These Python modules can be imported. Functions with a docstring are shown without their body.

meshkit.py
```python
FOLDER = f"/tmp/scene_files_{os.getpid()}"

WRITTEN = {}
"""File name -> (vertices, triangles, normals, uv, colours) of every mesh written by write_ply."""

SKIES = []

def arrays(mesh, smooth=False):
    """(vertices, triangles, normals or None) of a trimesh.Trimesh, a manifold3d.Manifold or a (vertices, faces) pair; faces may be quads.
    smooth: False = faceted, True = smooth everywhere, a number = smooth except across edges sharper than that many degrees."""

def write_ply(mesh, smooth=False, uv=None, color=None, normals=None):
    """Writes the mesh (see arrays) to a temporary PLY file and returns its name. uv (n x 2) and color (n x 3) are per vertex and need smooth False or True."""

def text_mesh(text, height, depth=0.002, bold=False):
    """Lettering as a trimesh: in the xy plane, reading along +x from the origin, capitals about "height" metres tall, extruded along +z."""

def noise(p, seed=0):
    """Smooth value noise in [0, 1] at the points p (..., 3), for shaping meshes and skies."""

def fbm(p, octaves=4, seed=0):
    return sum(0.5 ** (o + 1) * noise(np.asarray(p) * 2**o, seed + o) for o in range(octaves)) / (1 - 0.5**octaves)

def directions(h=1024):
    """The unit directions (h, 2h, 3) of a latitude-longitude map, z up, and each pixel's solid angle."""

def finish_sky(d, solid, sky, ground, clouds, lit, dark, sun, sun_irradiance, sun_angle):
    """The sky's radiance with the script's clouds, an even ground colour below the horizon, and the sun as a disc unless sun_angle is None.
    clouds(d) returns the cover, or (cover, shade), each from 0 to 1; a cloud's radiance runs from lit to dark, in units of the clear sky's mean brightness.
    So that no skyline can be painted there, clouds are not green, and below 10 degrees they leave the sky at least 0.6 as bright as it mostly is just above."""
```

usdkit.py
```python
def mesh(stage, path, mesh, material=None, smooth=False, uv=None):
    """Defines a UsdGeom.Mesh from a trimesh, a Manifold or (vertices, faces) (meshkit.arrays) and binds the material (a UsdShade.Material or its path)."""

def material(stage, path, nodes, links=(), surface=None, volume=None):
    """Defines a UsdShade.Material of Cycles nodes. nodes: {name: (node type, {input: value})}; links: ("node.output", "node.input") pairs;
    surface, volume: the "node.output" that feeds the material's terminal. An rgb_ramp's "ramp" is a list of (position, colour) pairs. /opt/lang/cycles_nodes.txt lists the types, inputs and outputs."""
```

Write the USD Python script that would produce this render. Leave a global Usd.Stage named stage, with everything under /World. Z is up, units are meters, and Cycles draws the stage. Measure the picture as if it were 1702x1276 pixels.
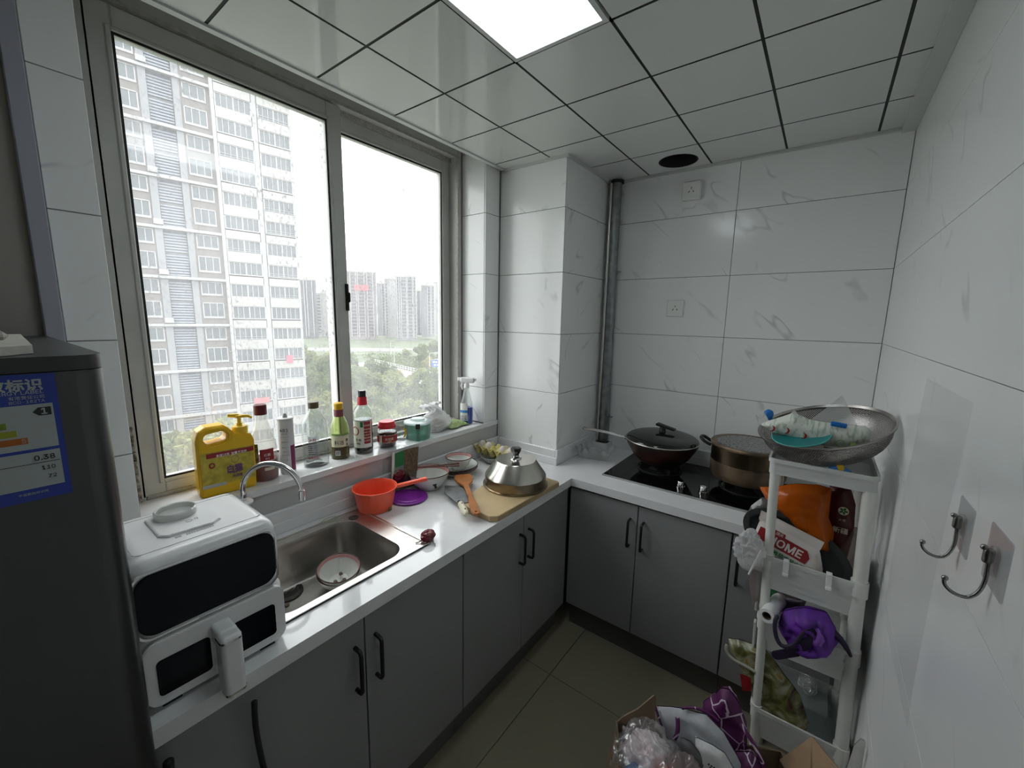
import math, glob, random, numpy as np, trimesh, manifold3d as m3, usdkit, meshkit
from pxr import Usd, UsdGeom, UsdLux, Gf, Sdf, UsdShade
from shapely.geometry import Polygon, Point, LineString, box as sbox
from shapely.ops import unary_union
from shapely import affinity

stage = Usd.Stage.CreateInMemory()
UsdGeom.SetStageUpAxis(stage, 'Z'); UsdGeom.SetStageMetersPerUnit(stage, 1.0)
UsdGeom.Xform.Define(stage, '/World'); UsdGeom.Scope.Define(stage, '/World/Looks')
PI = math.pi
rng = np.random.default_rng(7)

# ---------------------------------------------------------------- camera, sky, exposure
cam = UsdGeom.Camera.Define(stage, '/World/camera')
_r = ((0.79774909, 0.60269529, 0.01883548), (0.10979136, -0.11446732, -0.98734143), (-0.59290998, 0.78971869, -0.15748693))
EYE = (1.1167, -1.9752, 1.5323)
cam.AddTransformOp().Set(Gf.Matrix4d(*_r[0], 0, *[-a for a in _r[1]], 0, *[-a for a in _r[2]], 0, *EYE, 1))
cam.CreateHorizontalApertureAttr(36.0); cam.CreateFocalLengthAttr(36 * 683.19 / 1702)
cam.CreateClippingRangeAttr(Gf.Vec2f(0.02, 5000))
cam.CreateExposureAttr(1.82)
sky = UsdLux.DomeLight.Define(stage, '/World/sky')           # overcast daylight, brightest overhead out of view
sky.CreateIntensityAttr(0.3183)

SKY, LAMP = 0.75, 1.5      # radiance of the sky at the horizon (material sky_overcast) and of the ceiling lamp (material panel_light)

# ---------------------------------------------------------------- helpers
_used = set()
def numbered(parent, name):
    p, k = f'{parent}/{name}', 0
    while p in _used:
        k += 1; p = f'{parent}/{name}_{k:03d}'
    _used.add(p); return p
def tag(prim, label=None, cat=None, group=None, kind=None):
    for k, v in (('label', label), ('category', cat), ('group', group), ('kind', kind)):
        if v: prim.SetCustomDataByKey(k, v)
    return prim
def thing(name, label, cat, loc=(0, 0, 0), rotz=0, group=None, kind=None, rot=None):
    path = numbered('/World', name)
    x = UsdGeom.Xform.Define(stage, path); x.AddTranslateOp().Set(Gf.Vec3d(*map(float, loc)))
    if rot is not None: x.AddRotateXYZOp().Set(Gf.Vec3f(*map(float, rot)))
    elif rotz: x.AddRotateZOp().Set(float(math.degrees(rotz)))
    tag(x.GetPrim(), label, cat, group, kind); return path
def part(parent, name, mesh, mat, smooth=30, label=None, kind=None, uv=None):
    path = numbered(parent, name)
    if isinstance(mesh, (list,)): mesh = trimesh.util.concatenate([tm(q) for q in mesh])
    m = usdkit.mesh(stage, path, mesh, M[mat] if isinstance(mat, str) else mat, smooth=smooth, uv=uv)
    tag(m.GetPrim(), label, kind=kind); return path
def single(name, mesh, mat, label, cat, group=None, smooth=30, kind=None):
    p = part('/World', name, mesh, mat, smooth); tag(stage.GetPrimAtPath(p), label, cat, group, kind); return p
def struct(name, mesh=None, mat=None, smooth=30):
    if mesh is None:
        path = numbered('/World', name); UsdGeom.Xform.Define(stage, path)
    else: path = part('/World', name, mesh, mat, smooth)
    stage.GetPrimAtPath(path).SetCustomDataByKey('kind', 'structure'); return path
def dup(src, loc, rotz=0, label=None, group=None, scale=None):
    was = stage.GetPrimAtPath(src).GetCustomData()
    base = src.split('/')[-1]
    base = base[:-4] if base[-4:-3] == '_' and base[-3:].isdigit() else base
    path = numbered('/World', base)
    x = UsdGeom.Xform.Define(stage, path); p = x.GetPrim()
    p.GetReferences().AddInternalReference(src)
    ops = [x.AddTranslateOp(opSuffix='at'), x.AddRotateZOp(opSuffix='turn')]
    ops[0].Set(Gf.Vec3d(*map(float, loc))); ops[1].Set(float(math.degrees(rotz)))
    if scale is not None: ops.append(x.AddScaleOp(opSuffix='size')); ops[2].Set(Gf.Vec3f(*map(float, scale)))
    x.SetXformOpOrder(ops)
    p.SetInstanceable(True)
    tag(p, label or was.get('label'), was.get('category'), group or was.get('group'))
    return path

def tm(q):
    if isinstance(q, trimesh.Trimesh): return q
    v, f, _ = meshkit.arrays(q); return trimesh.Trimesh(v, f, process=False)
def cat(*ms): return trimesh.util.concatenate([tm(q) for q in ms])
def bx(x0, x1, y0, y1, z0, z1, r=0.0):
    """box with chamfer r"""
    if r <= 0:
        b = trimesh.creation.box((x1 - x0, y1 - y0, z1 - z0)); b.apply_translation(((x0 + x1) / 2, (y0 + y1) / 2, (z0 + z1) / 2)); return b
    r = min(r, (x1 - x0) * .49, (y1 - y0) * .49, (z1 - z0) * .49)
    pts = []
    for a in (x0, x1):
        for b in (y0, y1):
            for c in (z0, z1):
                sa, sb, sc = (1 if a == x0 else -1), (1 if b == y0 else -1), (1 if c == z0 else -1)
                pts += [(a, b + sb * r, c + sc * r), (a + sa * r, b, c + sc * r), (a + sa * r, b + sb * r, c)]
    return trimesh.convex.convex_hull(np.array(pts))
def rbox(x0, x1, y0, y1, z0, z1, r, n=16):
    s = m3.Manifold.sphere(r, n)
    return tm(m3.Manifold.batch_hull([s.translate((a, b, c)) for a in (x0 + r, x1 - r) for b in (y0 + r, y1 - r) for c in (z0 + r, z1 - r)]))
def lathe(prof, n=40, uv=False):
    """prof: [(r, z)...] from bottom to top along the outside (closed by the user)."""
    p = np.array(prof, float); a = np.linspace(0, 2 * PI, n, endpoint=uv)
    v = np.stack([p[:, None, 0] * np.cos(a), p[:, None, 0] * np.sin(a), np.repeat(p[:, None, 1], len(a), 1)], -1)
    k, w = len(p), len(a)
    f = []
    for i in range(k - 1):
        for j in range(w - 1 if uv else w):
            q = (j + 1) % w; A, B, Cc, D = i * w + j, i * w + q, (i + 1) * w + q, (i + 1) * w + j
            f += [(A, B, Cc), (A, Cc, D)]
    m = trimesh.Trimesh(v.reshape(-1, 3), f, process=False)
    if uv:
        s = np.r_[0, np.cumsum(np.linalg.norm(np.diff(p, axis=0), axis=1))]
        R = p[:, 0].max()
        m.metadata['uv'] = np.stack([np.repeat((a * R)[None], k, 0), np.repeat(s[:, None], w, 1)], -1).reshape(-1, 2)
        return m
    m.merge_vertices(); m.update_faces(m.nondegenerate_faces()); m.remove_unreferenced_vertices(); return m
def shell(outer, t, n=40, zb=None):
    """open vessel: outer profile bottom->top, wall thickness t"""
    o = np.array(outer, float); inner = o.copy(); inner[:, 0] = np.maximum(inner[:, 0] - t, 0); inner[0, 1] += t
    for i in range(len(inner)): inner[i, 1] = max(inner[i, 1], inner[0, 1])
    return lathe([(0, o[0, 1])] + [tuple(q) for q in o] + [tuple(q) for q in inner[::-1]] + [(0, inner[0, 1])], n)
def tube(pts, r, n=10, closed=False, cap=True):
    p = np.array(pts, float); k = len(p); rr = np.broadcast_to(np.asarray(r, float), (k,))
    t = np.gradient(p, axis=0)
    if closed: t = np.roll(p, -1, 0) - np.roll(p, 1, 0)
    t /= np.linalg.norm(t, axis=1)[:, None] + 1e-12
    u = np.cross(t[0], (0, 0, 1)); u = u if np.linalg.norm(u) > .1 else np.cross(t[0], (1, 0, 0)); u /= np.linalg.norm(u)
    rows = []
    for i in range(k):
        u = u - t[i] * np.dot(u, t[i]); u /= np.linalg.norm(u); w = np.cross(t[i], u)
        a = np.arange(n) * 2 * PI / n
        rows.append(p[i] + rr[i] * (np.cos(a)[:, None] * u + np.sin(a)[:, None] * w))
    v = np.vstack(rows); f = []
    for i in range(k if closed else k - 1):
        for j in range(n):
            A, B = i * n + j, i * n + (j + 1) % n; Cc, D = ((i + 1) % k) * n + (j + 1) % n, ((i + 1) % k) * n + j
            f += [(A, B, Cc), (A, Cc, D)]
    if cap and not closed:
        v = np.vstack([v, p[:1], p[-1:]]); c0, c1 = k * n, k * n + 1
        for j in range(n): f += [(c0, (j + 1) % n, j), (c1, (k - 1) * n + j, (k - 1) * n + (j + 1) % n)]
    return trimesh.Trimesh(v, f, process=False)
def arc(c, r, a0, a1, n, u=(1, 0, 0), w=(0, 0, 1)):
    a = np.linspace(a0, a1, n)[:, None]; return np.array(c) + r * (np.cos(a) * np.array(u) + np.sin(a) * np.array(w))
def spline(pts, n=40):
    from scipy.interpolate import CubicSpline
    p = np.array(pts, float); s = np.r_[0, np.cumsum(np.linalg.norm(np.diff(p, axis=0), axis=1))]
    return CubicSpline(s, p)(np.linspace(0, s[-1], n))
def at(mesh, loc=(0, 0, 0), rz=0, rx=0, ry=0, s=None):
    m = tm(mesh).copy()
    if s is not None: m.apply_scale(s)
    for ang, ax in ((rx, (1, 0, 0)), (ry, (0, 1, 0)), (rz, (0, 0, 1))):
        if ang: m.apply_transform(trimesh.transformations.rotation_matrix(ang, ax))
    m.apply_translation(loc); return m
def frame(mesh, o, xd, yd):
    """a mesh drawn in the xy plane put at o with its x along xd and y along yd"""
    xd, yd = np.array(xd, float), np.array(yd, float); xd /= np.linalg.norm(xd); yd /= np.linalg.norm(yd)
    T = np.eye(4); T[:3, 0], T[:3, 1], T[:3, 2], T[:3, 3] = xd, yd, np.cross(xd, yd), o
    m = tm(mesh).copy(); m.apply_transform(T); return m
def ext(poly, h):
    gs = getattr(poly, 'geoms', [poly])
    return cat(*[trimesh.creation.extrude_polygon(g, h, engine='earcut') for g in gs if not g.is_empty])
def soft_ext(poly, h, r, steps=4):
    """extruded outline with rounded edges, centred on z = 0"""
    ms = []
    for i in range(steps + 1):
        a = PI / 2 * i / steps; ins = r * (1 - math.cos(a)); half = h / 2 - r + r * math.cos(PI / 2 - a) if False else h / 2 - r * (1 - math.sin(PI / 2 - a)) 
        g = poly.buffer(-r * (1 - math.sin(a)) if i < steps else 0)
        if g.is_empty: continue
        hh = h / 2 - r * (1 - math.cos(a))
        q = ext(g, 2 * hh); q.apply_translation((0, 0, -hh)); ms.append(q)
    return cat(*ms)
_fonts = {}
def text(t, h, depth=0.0004, cjk=False, bold=0, center=False):
    """lettering in the xy plane, capitals h tall"""
    try:
        from PIL import Image, ImageDraw, ImageFont
        key = 'Noto Sans CJK*' if cjk else 'Inter.woff2'
        if key not in _fonts: _fonts[key] = ImageFont.truetype(glob.glob(f'/opt/blender-*/*/datafiles/fonts/{key}')[0], 64)
        font = _fonts[key]
        x0, y0, x1, y1 = font.getbbox(t, anchor='ls', stroke_width=bold)
        im = Image.new('L', (x1 - x0 + 8, y1 - y0 + 8)); ImageDraw.Draw(im).text((4 - x0, 4 - y0), t, 255, font, anchor='ls', stroke_width=bold)
        on = np.pad(np.asarray(im) > 127, ((0, 0), (1, 1))).astype(np.int8)
        rows, st = np.nonzero(np.diff(on, axis=1) == 1); en = np.nonzero(np.diff(on, axis=1) == -1)[1]
        shp = unary_union([sbox(a, -r - 1, b, -r) for a, b, r in zip(st, en, rows)]).buffer(.6).buffer(-.6).simplify(.8)
        k = h / (56.0 if cjk else 46.6)
        shp = affinity.affine_transform(shp, [k, 0, 0, k, -4 * k, (4 - y0) * k])
        m = ext(shp, depth)
    except IndexError:
        m = meshkit.text_mesh(t, h, depth)
    if center:
        b = m.bounds; m.apply_translation((-(b[0, 0] + b[1, 0]) / 2, -(b[0, 1] + b[1, 1]) / 2, 0))
    return m
def wrap(mesh, R, ang0=0.0):
    """bends a flat xy drawing round a vertical cylinder; x = 0 lands at angle ang0, z out"""
    m = tm(mesh).copy()
    for _ in range(2):
        if m.edges_unique_length.max() > R * .35: m = m.subdivide()
    v = m.vertices; a = ang0 + v[:, 0] / R; rr = R + v[:, 2]
    m.vertices = np.stack([rr * np.cos(a), rr * np.sin(a), v[:, 1]], 1); return m
def band(R, z0, z1, a0=0, a1=2 * PI, n=32, t=.0004):
    a = np.linspace(a0, a1, n); v, f = [], []
    for x in a:
        for rr, z in ((R, z0), (R + t, z0), (R + t, z1), (R, z1)): v.append((rr * math.cos(x), rr * math.sin(x), z))
    for i in range(n - 1):
        for j in range(4):
            A, B, Cc, D = i * 4 + j, (i + 1) * 4 + j, (i + 1) * 4 + (j + 1) % 4, i * 4 + (j + 1) % 4
            f += [(A, B, Cc), (A, Cc, D)]
    for o in (0, (n - 1) * 4): f += [(o, o + 1, o + 2), (o, o + 2, o + 3)]
    m = trimesh.Trimesh(v, f, process=False); m.fix_normals(); return m
def crumple(rad, seed=0, amp=.25, freq=2.2, sub=4, ridge=True, flat=None):
    """crushed bag: an ellipsoid with creased noise; flat = lowest z kept"""
    m = trimesh.creation.icosphere(subdivisions=sub); v = np.array(m.vertices)
    n = meshkit.fbm(v * freq + seed * 3.7 + 10, 4, seed)
    if ridge: n = 1 - np.abs(2 * n - 1) * 1.8
    n2 = meshkit.noise(v * 1.3 + 5 + seed, seed + 9)
    v = v * (1 + amp * (n - .5) + amp * .7 * (n2 - .5))[:, None] * np.array(rad)
    if flat is not None: v[:, 2] = np.maximum(v[:, 2], flat)
    m.vertices = v; return m
def sheet(fn, nu=24, nv=24, t=0.0012):
    """thin solid from fn(u, v) -> xyz, u, v in 0..1"""
    u, v = np.meshgrid(np.linspace(0, 1, nu), np.linspace(0, 1, nv), indexing='ij')
    p = np.asarray(fn(u, v), float)
    if p.shape[0] == 3 and p.ndim == 3: p = np.moveaxis(p, 0, -1)
    du, dv = np.gradient(p, axis=0), np.gradient(p, axis=1); nn = np.cross(du, dv); nn /= np.linalg.norm(nn, axis=-1, keepdims=True) + 1e-12
    a, b = (p + nn * t / 2).reshape(-1, 3), (p - nn * t / 2).reshape(-1, 3); N = nu * nv; f = []
    idx = np.arange(N).reshape(nu, nv)
    q = np.stack([idx[:-1, :-1], idx[1:, :-1], idx[1:, 1:], idx[:-1, 1:]], -1).reshape(-1, 4)
    f += [q[:, [0, 1, 2]], q[:, [0, 2, 3]], q[:, [0, 2, 1]] + N, q[:, [0, 3, 2]] + N]
    ring = np.r_[idx[:, 0], idx[-1, 1:], idx[-2::-1, -1], idx[0, -2:0:-1]]; nx = np.roll(ring, -1)
    f += [np.stack([ring, ring + N, nx + N], 1), np.stack([ring, nx + N, nx], 1)]
    return trimesh.Trimesh(np.vstack([a, b]), np.vstack(f), process=False)
def puff(poly, thick, res=.012, wr=.0, seed=0, plane=None, edge=.03, curl=None, t0=.0015):
    """a filled pouch or folded cloth with the outline poly: two skins meeting at the rim, creased by wr"""
    import shapely
    from scipy.spatial import Delaunay
    p = poly if isinstance(poly, Polygon) else Polygon(poly)
    p = p.buffer(res * .4).buffer(-res * .4)
    L = p.exterior.length; n = int(L / res); ring = np.array([p.exterior.interpolate(k * L / n).coords[0] for k in range(n)])
    x0, y0, x1, y1 = p.bounds; gx, gy = np.meshgrid(np.arange(x0, x1, res), np.arange(y0, y1, res * .87)); gx = gx + (np.arange(gx.shape[0]) % 2)[:, None] * res / 2
    g = np.c_[gx.ravel(), gy.ravel()]; inner = p.buffer(-res * .6); g = g[shapely.contains_xy(inner, g[:, 0], g[:, 1])]
    P = np.vstack([ring, g]); tri = Delaunay(P).simplices; c = P[tri].mean(1); tri = tri[shapely.contains_xy(p, c[:, 0], c[:, 1])]
    a = P[tri]; ar = (a[:, 1, 0] - a[:, 0, 0]) * (a[:, 2, 1] - a[:, 0, 1]) - (a[:, 1, 1] - a[:, 0, 1]) * (a[:, 2, 0] - a[:, 0, 0]); tri[ar < 0] = tri[ar < 0][:, ::-1]
    d = shapely.distance(p.exterior, shapely.points(P)); q = np.clip(d / edge, 0, 1); bul = thick / 2 * np.sqrt(1 - (1 - q) ** 2)
    nz = 1 - np.abs(2 * meshkit.fbm(np.c_[P * 26, np.zeros(len(P))] + seed * 5.3, 3, seed) - 1) * 2
    mid = wr * (meshkit.fbm(np.c_[P * 9, np.zeros(len(P))] + seed, 2, seed + 3) - .5) * 2
    if curl is not None: mid = mid + curl(P[:, 0], P[:, 1])
    n_ = len(ring); N = len(P); top = np.c_[P, mid + bul + t0 + wr * .5 * nz * np.clip(q * 2, 0, 1)]; bot = np.c_[P, mid - bul - t0]
    i = np.arange(n_); j = (i + 1) % n_
    f = np.vstack([tri, tri[:, ::-1] + N, np.c_[i, i + N, j], np.c_[j, i + N, j + N]])
    m = trimesh.Trimesh(np.vstack([top, bot]), f, process=False)
    return m if plane is None else frame(m, *plane)
def fb(x, y, z, s=0, o=3): return meshkit.fbm(np.stack(np.broadcast_arrays(x, y, z), -1), o, s) - .5

# ---------------------------------------------------------------- materials
M = {}
def mat(name, nodes, links, surface, volume=None):
    M[name] = usdkit.material(stage, f'/World/Looks/{name}', nodes, links, surface=surface, volume=volume); return M[name]
def pr(name, color, rough=.4, metal=0., bump=None, var=None, **kw):
    """principled; var = (scale, amount, detail): tone varies with object noise; bump = (scale, strength, distance)"""
    n = {'p': ('principled_bsdf', dict(base_color=color, roughness=rough, metallic=metal, **kw))}; l = []
    if var or bump: n['tc'] = ('geometry', {})
    if var:
        s, a = var[0], var[1]; det = var[2] if len(var) > 2 else 3
        n['nz'] = ('noise_texture', {'scale': s, 'detail': det})
        c2 = var[3] if len(var) > 3 else tuple(x * (1 - a) for x in color)
        n['rp'] = ('rgb_ramp', {'ramp': [(.3, c2), (.7, color)]})
        l += [('tc.position', 'nz.vector'), ('nz.fac', 'rp.fac'), ('rp.color', 'p.base_color')]
    if bump:
        n['bn'] = ('noise_texture', {'scale': bump[0], 'detail': 3}); n['bp'] = ('bump', {'strength': bump[1], 'distance': bump[2] if len(bump) > 2 else .002})
        l += [('tc.position', 'bn.vector'), ('bn.fac', 'bp.height'), ('bp.normal', 'p.normal')]
    return mat(name, n, l, 'p.BSDF')
def clear(name, color=(1, 1, 1), gloss=.05, rough=.08, body=0.0, bodycol=(.9, .9, .9), bump=None):
    """thin clear plastic: see-through with a gloss and optionally some white body"""
    n = {'t': ('transparent_bsdf', {'color': color}), 'g': ('glossy_bsdf', {'color': (1, 1, 1), 'roughness': rough}), 'm': ('mix_closure', {'fac': gloss}),
         'fr': ('layer_weight', {'blend': .5}), 'pw': ('math', {'math_type': 'power', 'value2': 2.5}), 'ma': ('math', {'math_type': 'multiply_add', 'value2': .5, 'value3': gloss})}
    l = [('fr.facing', 'pw.value1'), ('pw.value', 'ma.value1'), ('ma.value', 'm.fac'), ('t.BSDF', 'm.closure1'), ('g.BSDF', 'm.closure2')]
    if bump:
        n['tc'] = ('geometry', {}); n['bn'] = ('noise_texture', {'scale': bump[0], 'detail': 3}); n['bp'] = ('bump', {'strength': bump[1], 'distance': .004})
        l += [('tc.position', 'bn.vector'), ('bn.fac', 'bp.height'), ('bp.normal', 'g.normal')]
    out = 'm.closure'
    if body > 0:
        n['d'] = ('diffuse_bsdf', {'color': bodycol}); n['tl'] = ('translucent_bsdf', {'color': bodycol}); n['m1'] = ('mix_closure', {'fac': .5}); n['m2'] = ('mix_closure', {'fac': body})
        l += [('d.BSDF', 'm1.closure1'), ('tl.BSDF', 'm1.closure2'), ('m.closure', 'm2.closure1'), ('m1.closure', 'm2.closure2')]; out = 'm2.closure'
    return mat(name, n, l, out)
def marble(name, base, vein, rough=.12, bump=None):
    """pale stone with a few thin diagonal strokes, different on every tile"""
    n = {'g': ('geometry', {}), 'oi': ('object_info', {}), 'da': ('vector_math', {'math_type': 'dot_product', 'vector2': (.70, -.70, -.72)}), 'db': ('vector_math', {'math_type': 'dot_product', 'vector2': (.70, -.70, .70)}),
         'ma': ('math', {'math_type': 'multiply_add', 'value2': 1.9}), 'mb': ('math', {'math_type': 'multiply_add', 'value2': 5.5}), 'm1': ('math', {'math_type': 'multiply', 'value2': 53.0}), 'm2': ('math', {'math_type': 'multiply', 'value2': 91.0}), 'cv': ('combine_xyz', {}),
         'n1': ('noise_texture', {'scale': 1.0, 'detail': 2, 'distortion': .25, 'roughness': .5}), 'r1': ('rgb_ramp', {'ramp': [(.486, (0, 0, 0)), (.5, (1, 1, 1)), (.514, (0, 0, 0))]}),
         'n2': ('noise_texture', {'scale': 1.7, 'detail': 2}), 'r2': ('rgb_ramp', {'ramp': [(.52, (0, 0, 0)), (.64, (1, 1, 1))]}),
         'mu': ('math', {'math_type': 'multiply'}), 'mx': ('mix', {'color1': base, 'color2': vein}), 'p': ('principled_bsdf', {'roughness': rough})}
    l = [('g.position', 'da.vector1'), ('g.position', 'db.vector1'), ('oi.random', 'm1.value1'), ('oi.random', 'm2.value1'), ('da.value', 'ma.value1'), ('m1.value', 'ma.value3'), ('db.value', 'mb.value1'), ('m2.value', 'mb.value3'), ('ma.value', 'cv.x'), ('mb.value', 'cv.y'),
         ('cv.vector', 'n1.vector'), ('n1.fac', 'r1.fac'), ('cv.vector', 'n2.vector'), ('n2.fac', 'r2.fac'), ('r1.color', 'mu.value1'), ('r2.color', 'mu.value2'), ('mu.value', 'mx.fac'), ('mx.color', 'p.base_color')]
    if bump:
        n['bn'] = ('noise_texture', {'scale': bump[0], 'detail': 2}); n['bp'] = ('bump', {'strength': bump[1], 'distance': .003}); l += [('g.position', 'bn.vector'), ('bn.fac', 'bp.height'), ('bp.normal', 'p.normal')]
    return mat(name, n, l, 'p.BSDF')
marble('wall_tile', (.88, .895, .888), (.60, .61, .61), .16)
marble('side_tile', (.86, .875, .872), (.66, .67, .67), .2, bump=(5, .05))
pr('grout', (.30, .30, .29), .8); pr('grout_pale', (.36, .36, .355), .8)
pr('quartz', (.80, .80, .81), .06, var=(14, .05))
pr('backsplash', (.50, .50, .495), .25)
pr('ceiling_white', (.72, .74, .73), .06)
pr('trim_white', (.62, .64, .63), .3)
pr('black_gap', (.012, .013, .012), .6)
pr('pvc', (.56, .56, .53), .35, var=(9, .12))
pr('pvc_dirty', (.50, .49, .45), .45, var=(60, .35))
pr('gasket', (.008, .008, .008), .5)
pr('lilac_trim', (.36, .36, .42), .4)
pr('taupe', (.34, .32, .29), .7)
pr('dark_paint', (.55, .55, .54), .8)
pr('cabinet_gray', (.26, .263, .268), .38)
pr('kick_gray', (.12, .115, .11), .5)
pr('handle_black', (.010, .010, .010), .35)
pr('floor_tile', (.33, .30, .215), .22, var=(2.5, .10))
pr('steel', (.62, .60, .57), .28, 1.0)
pr('steel_sink', (.55, .53, .50), .34, 1.0, var=(7, .25))
pr('chrome', (.80, .80, .80), .07, 1.0)
pr('galvanised', (.34, .35, .36), .4, .9, var=(30, .35))
pr('black_glass', (.004, .004, .005), .05, specular_ior_level=.3)
pr('black_plastic', (.012, .012, .012), .28)
pr('black_rubber', (.015, .015, .015), .6)
pr('white_plastic', (.78, .78, .77), .3)
pr('appliance_white', (.80, .80, .80), .22)
pr('off_white', (.66, .66, .61), .4)
pr('socket_white', (.82, .83, .81), .35)
pr('white_print', (.80, .80, .80), .5)
pr('gray_print', (.35, .35, .35), .5)
pr('black_print', (.02, .02, .02), .5)
pr('red_print', (.42, .012, .02), .4)
mat('panel_light', {'e': ('emission', {'color': (.86, .96, 1.0), 'strength': LAMP})}, [], 'e.emission')
mat('mold', {'g': ('geometry', {}), 'n': ('noise_texture', {'scale': 55, 'detail': 5, 'roughness': .7}), 'r': ('rgb_ramp', {'ramp': [(.36, (.03, .028, .02)), (.5, (.22, .2, .17)), (.62, (.45, .44, .4))]}), 'p': ('principled_bsdf', {'roughness': .85})},
    [('g.position', 'n.vector'), ('n.fac', 'r.fac'), ('r.color', 'p.base_color')], 'p.BSDF')
# standard overcast sky: three times brighter overhead than at the horizon
mat('sky_overcast', {'tc': ('texture_coordinate', {}), 'sx': ('separate_xyz', {}), 'mr': ('map_range', {'from_min': 0, 'from_max': 1, 'to_min': SKY, 'to_max': SKY * 3, 'clamp': True}),
    'n': ('noise_texture', {'scale': 2.2, 'detail': 4}), 'nr': ('map_range', {'from_min': .3, 'from_max': .7, 'to_min': .92, 'to_max': 1.08, 'clamp': True}), 'mu': ('math', {'math_type': 'multiply'}), 'b': ('background_shader', {'color': (.985, .98, 1.0)})},
    [('tc.generated', 'sx.vector'), ('sx.z', 'mr.value'), ('tc.generated', 'n.vector'), ('n.fac', 'nr.value'), ('mr.result', 'mu.value1'), ('nr.result', 'mu.value2'), ('mu.value', 'b.strength')], 'b.background')
UsdShade.MaterialBindingAPI.Apply(sky.GetPrim()).Bind(M['sky_overcast'])
# the panes: dusty, rain-streaked glass
def dusty(name, base, amt, speck):
    mat(name, {'g': ('geometry', {}), 'mp': ('mapping', {'scale': (1, 1, .35)}), 'n1': ('noise_texture', {'scale': 7, 'detail': 5, 'roughness': .65}), 'mq': ('mapping', {'scale': (1, 1, .6)}), 'n2': ('noise_texture', {'scale': 115, 'detail': 3, 'roughness': .65}), 'n3': ('noise_texture', {'scale': 4.5, 'detail': 3}),
        'r1': ('map_range', {'from_min': .3, 'from_max': .75, 'to_min': base, 'to_max': base + amt, 'clamp': True}), 'r2': ('map_range', {'from_min': .56, 'from_max': .70, 'to_min': 0, 'to_max': speck, 'clamp': True}), 'r3': ('map_range', {'from_min': .42, 'from_max': .62, 'to_min': .05, 'to_max': 1, 'clamp': True}),
        'mu': ('math', {'math_type': 'multiply', 'use_clamp': True}), 't': ('transparent_bsdf', {'color': (.96, .98, .97)}), 'tl': ('translucent_bsdf', {'color': (.88, .88, .90)}), 'td': ('translucent_bsdf', {'color': (.27, .27, .28)}),
        'mx': ('mix_closure', {}), 'ms': ('mix_closure', {}), 'gl': ('glossy_bsdf', {'roughness': .03, 'color': (1, 1, 1)}), 'fr': ('layer_weight', {'blend': .5}), 'pw': ('math', {'math_type': 'power', 'value2': 4.0}), 'fm': ('math', {'math_type': 'multiply_add', 'value2': .6, 'value3': .03}), 'm2': ('mix_closure', {})},
        [('g.position', 'mp.vector'), ('mp.vector', 'n1.vector'), ('g.position', 'mq.vector'), ('mq.vector', 'n2.vector'), ('g.position', 'n3.vector'), ('n1.fac', 'r1.value'), ('n2.fac', 'r2.value'), ('n3.fac', 'r3.value'), ('r2.result', 'mu.value1'), ('r3.result', 'mu.value2'),
         ('r1.result', 'mx.fac'), ('t.BSDF', 'mx.closure1'), ('tl.BSDF', 'mx.closure2'), ('mu.value', 'ms.fac'), ('mx.closure', 'ms.closure1'), ('td.BSDF', 'ms.closure2'),
         ('fr.facing', 'pw.value1'), ('pw.value', 'fm.value1'), ('fm.value', 'm2.fac'), ('ms.closure', 'm2.closure1'), ('gl.BSDF', 'm2.closure2')], 'm2.closure')
dusty('glass_dusty', .065, .075, .97)

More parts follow.
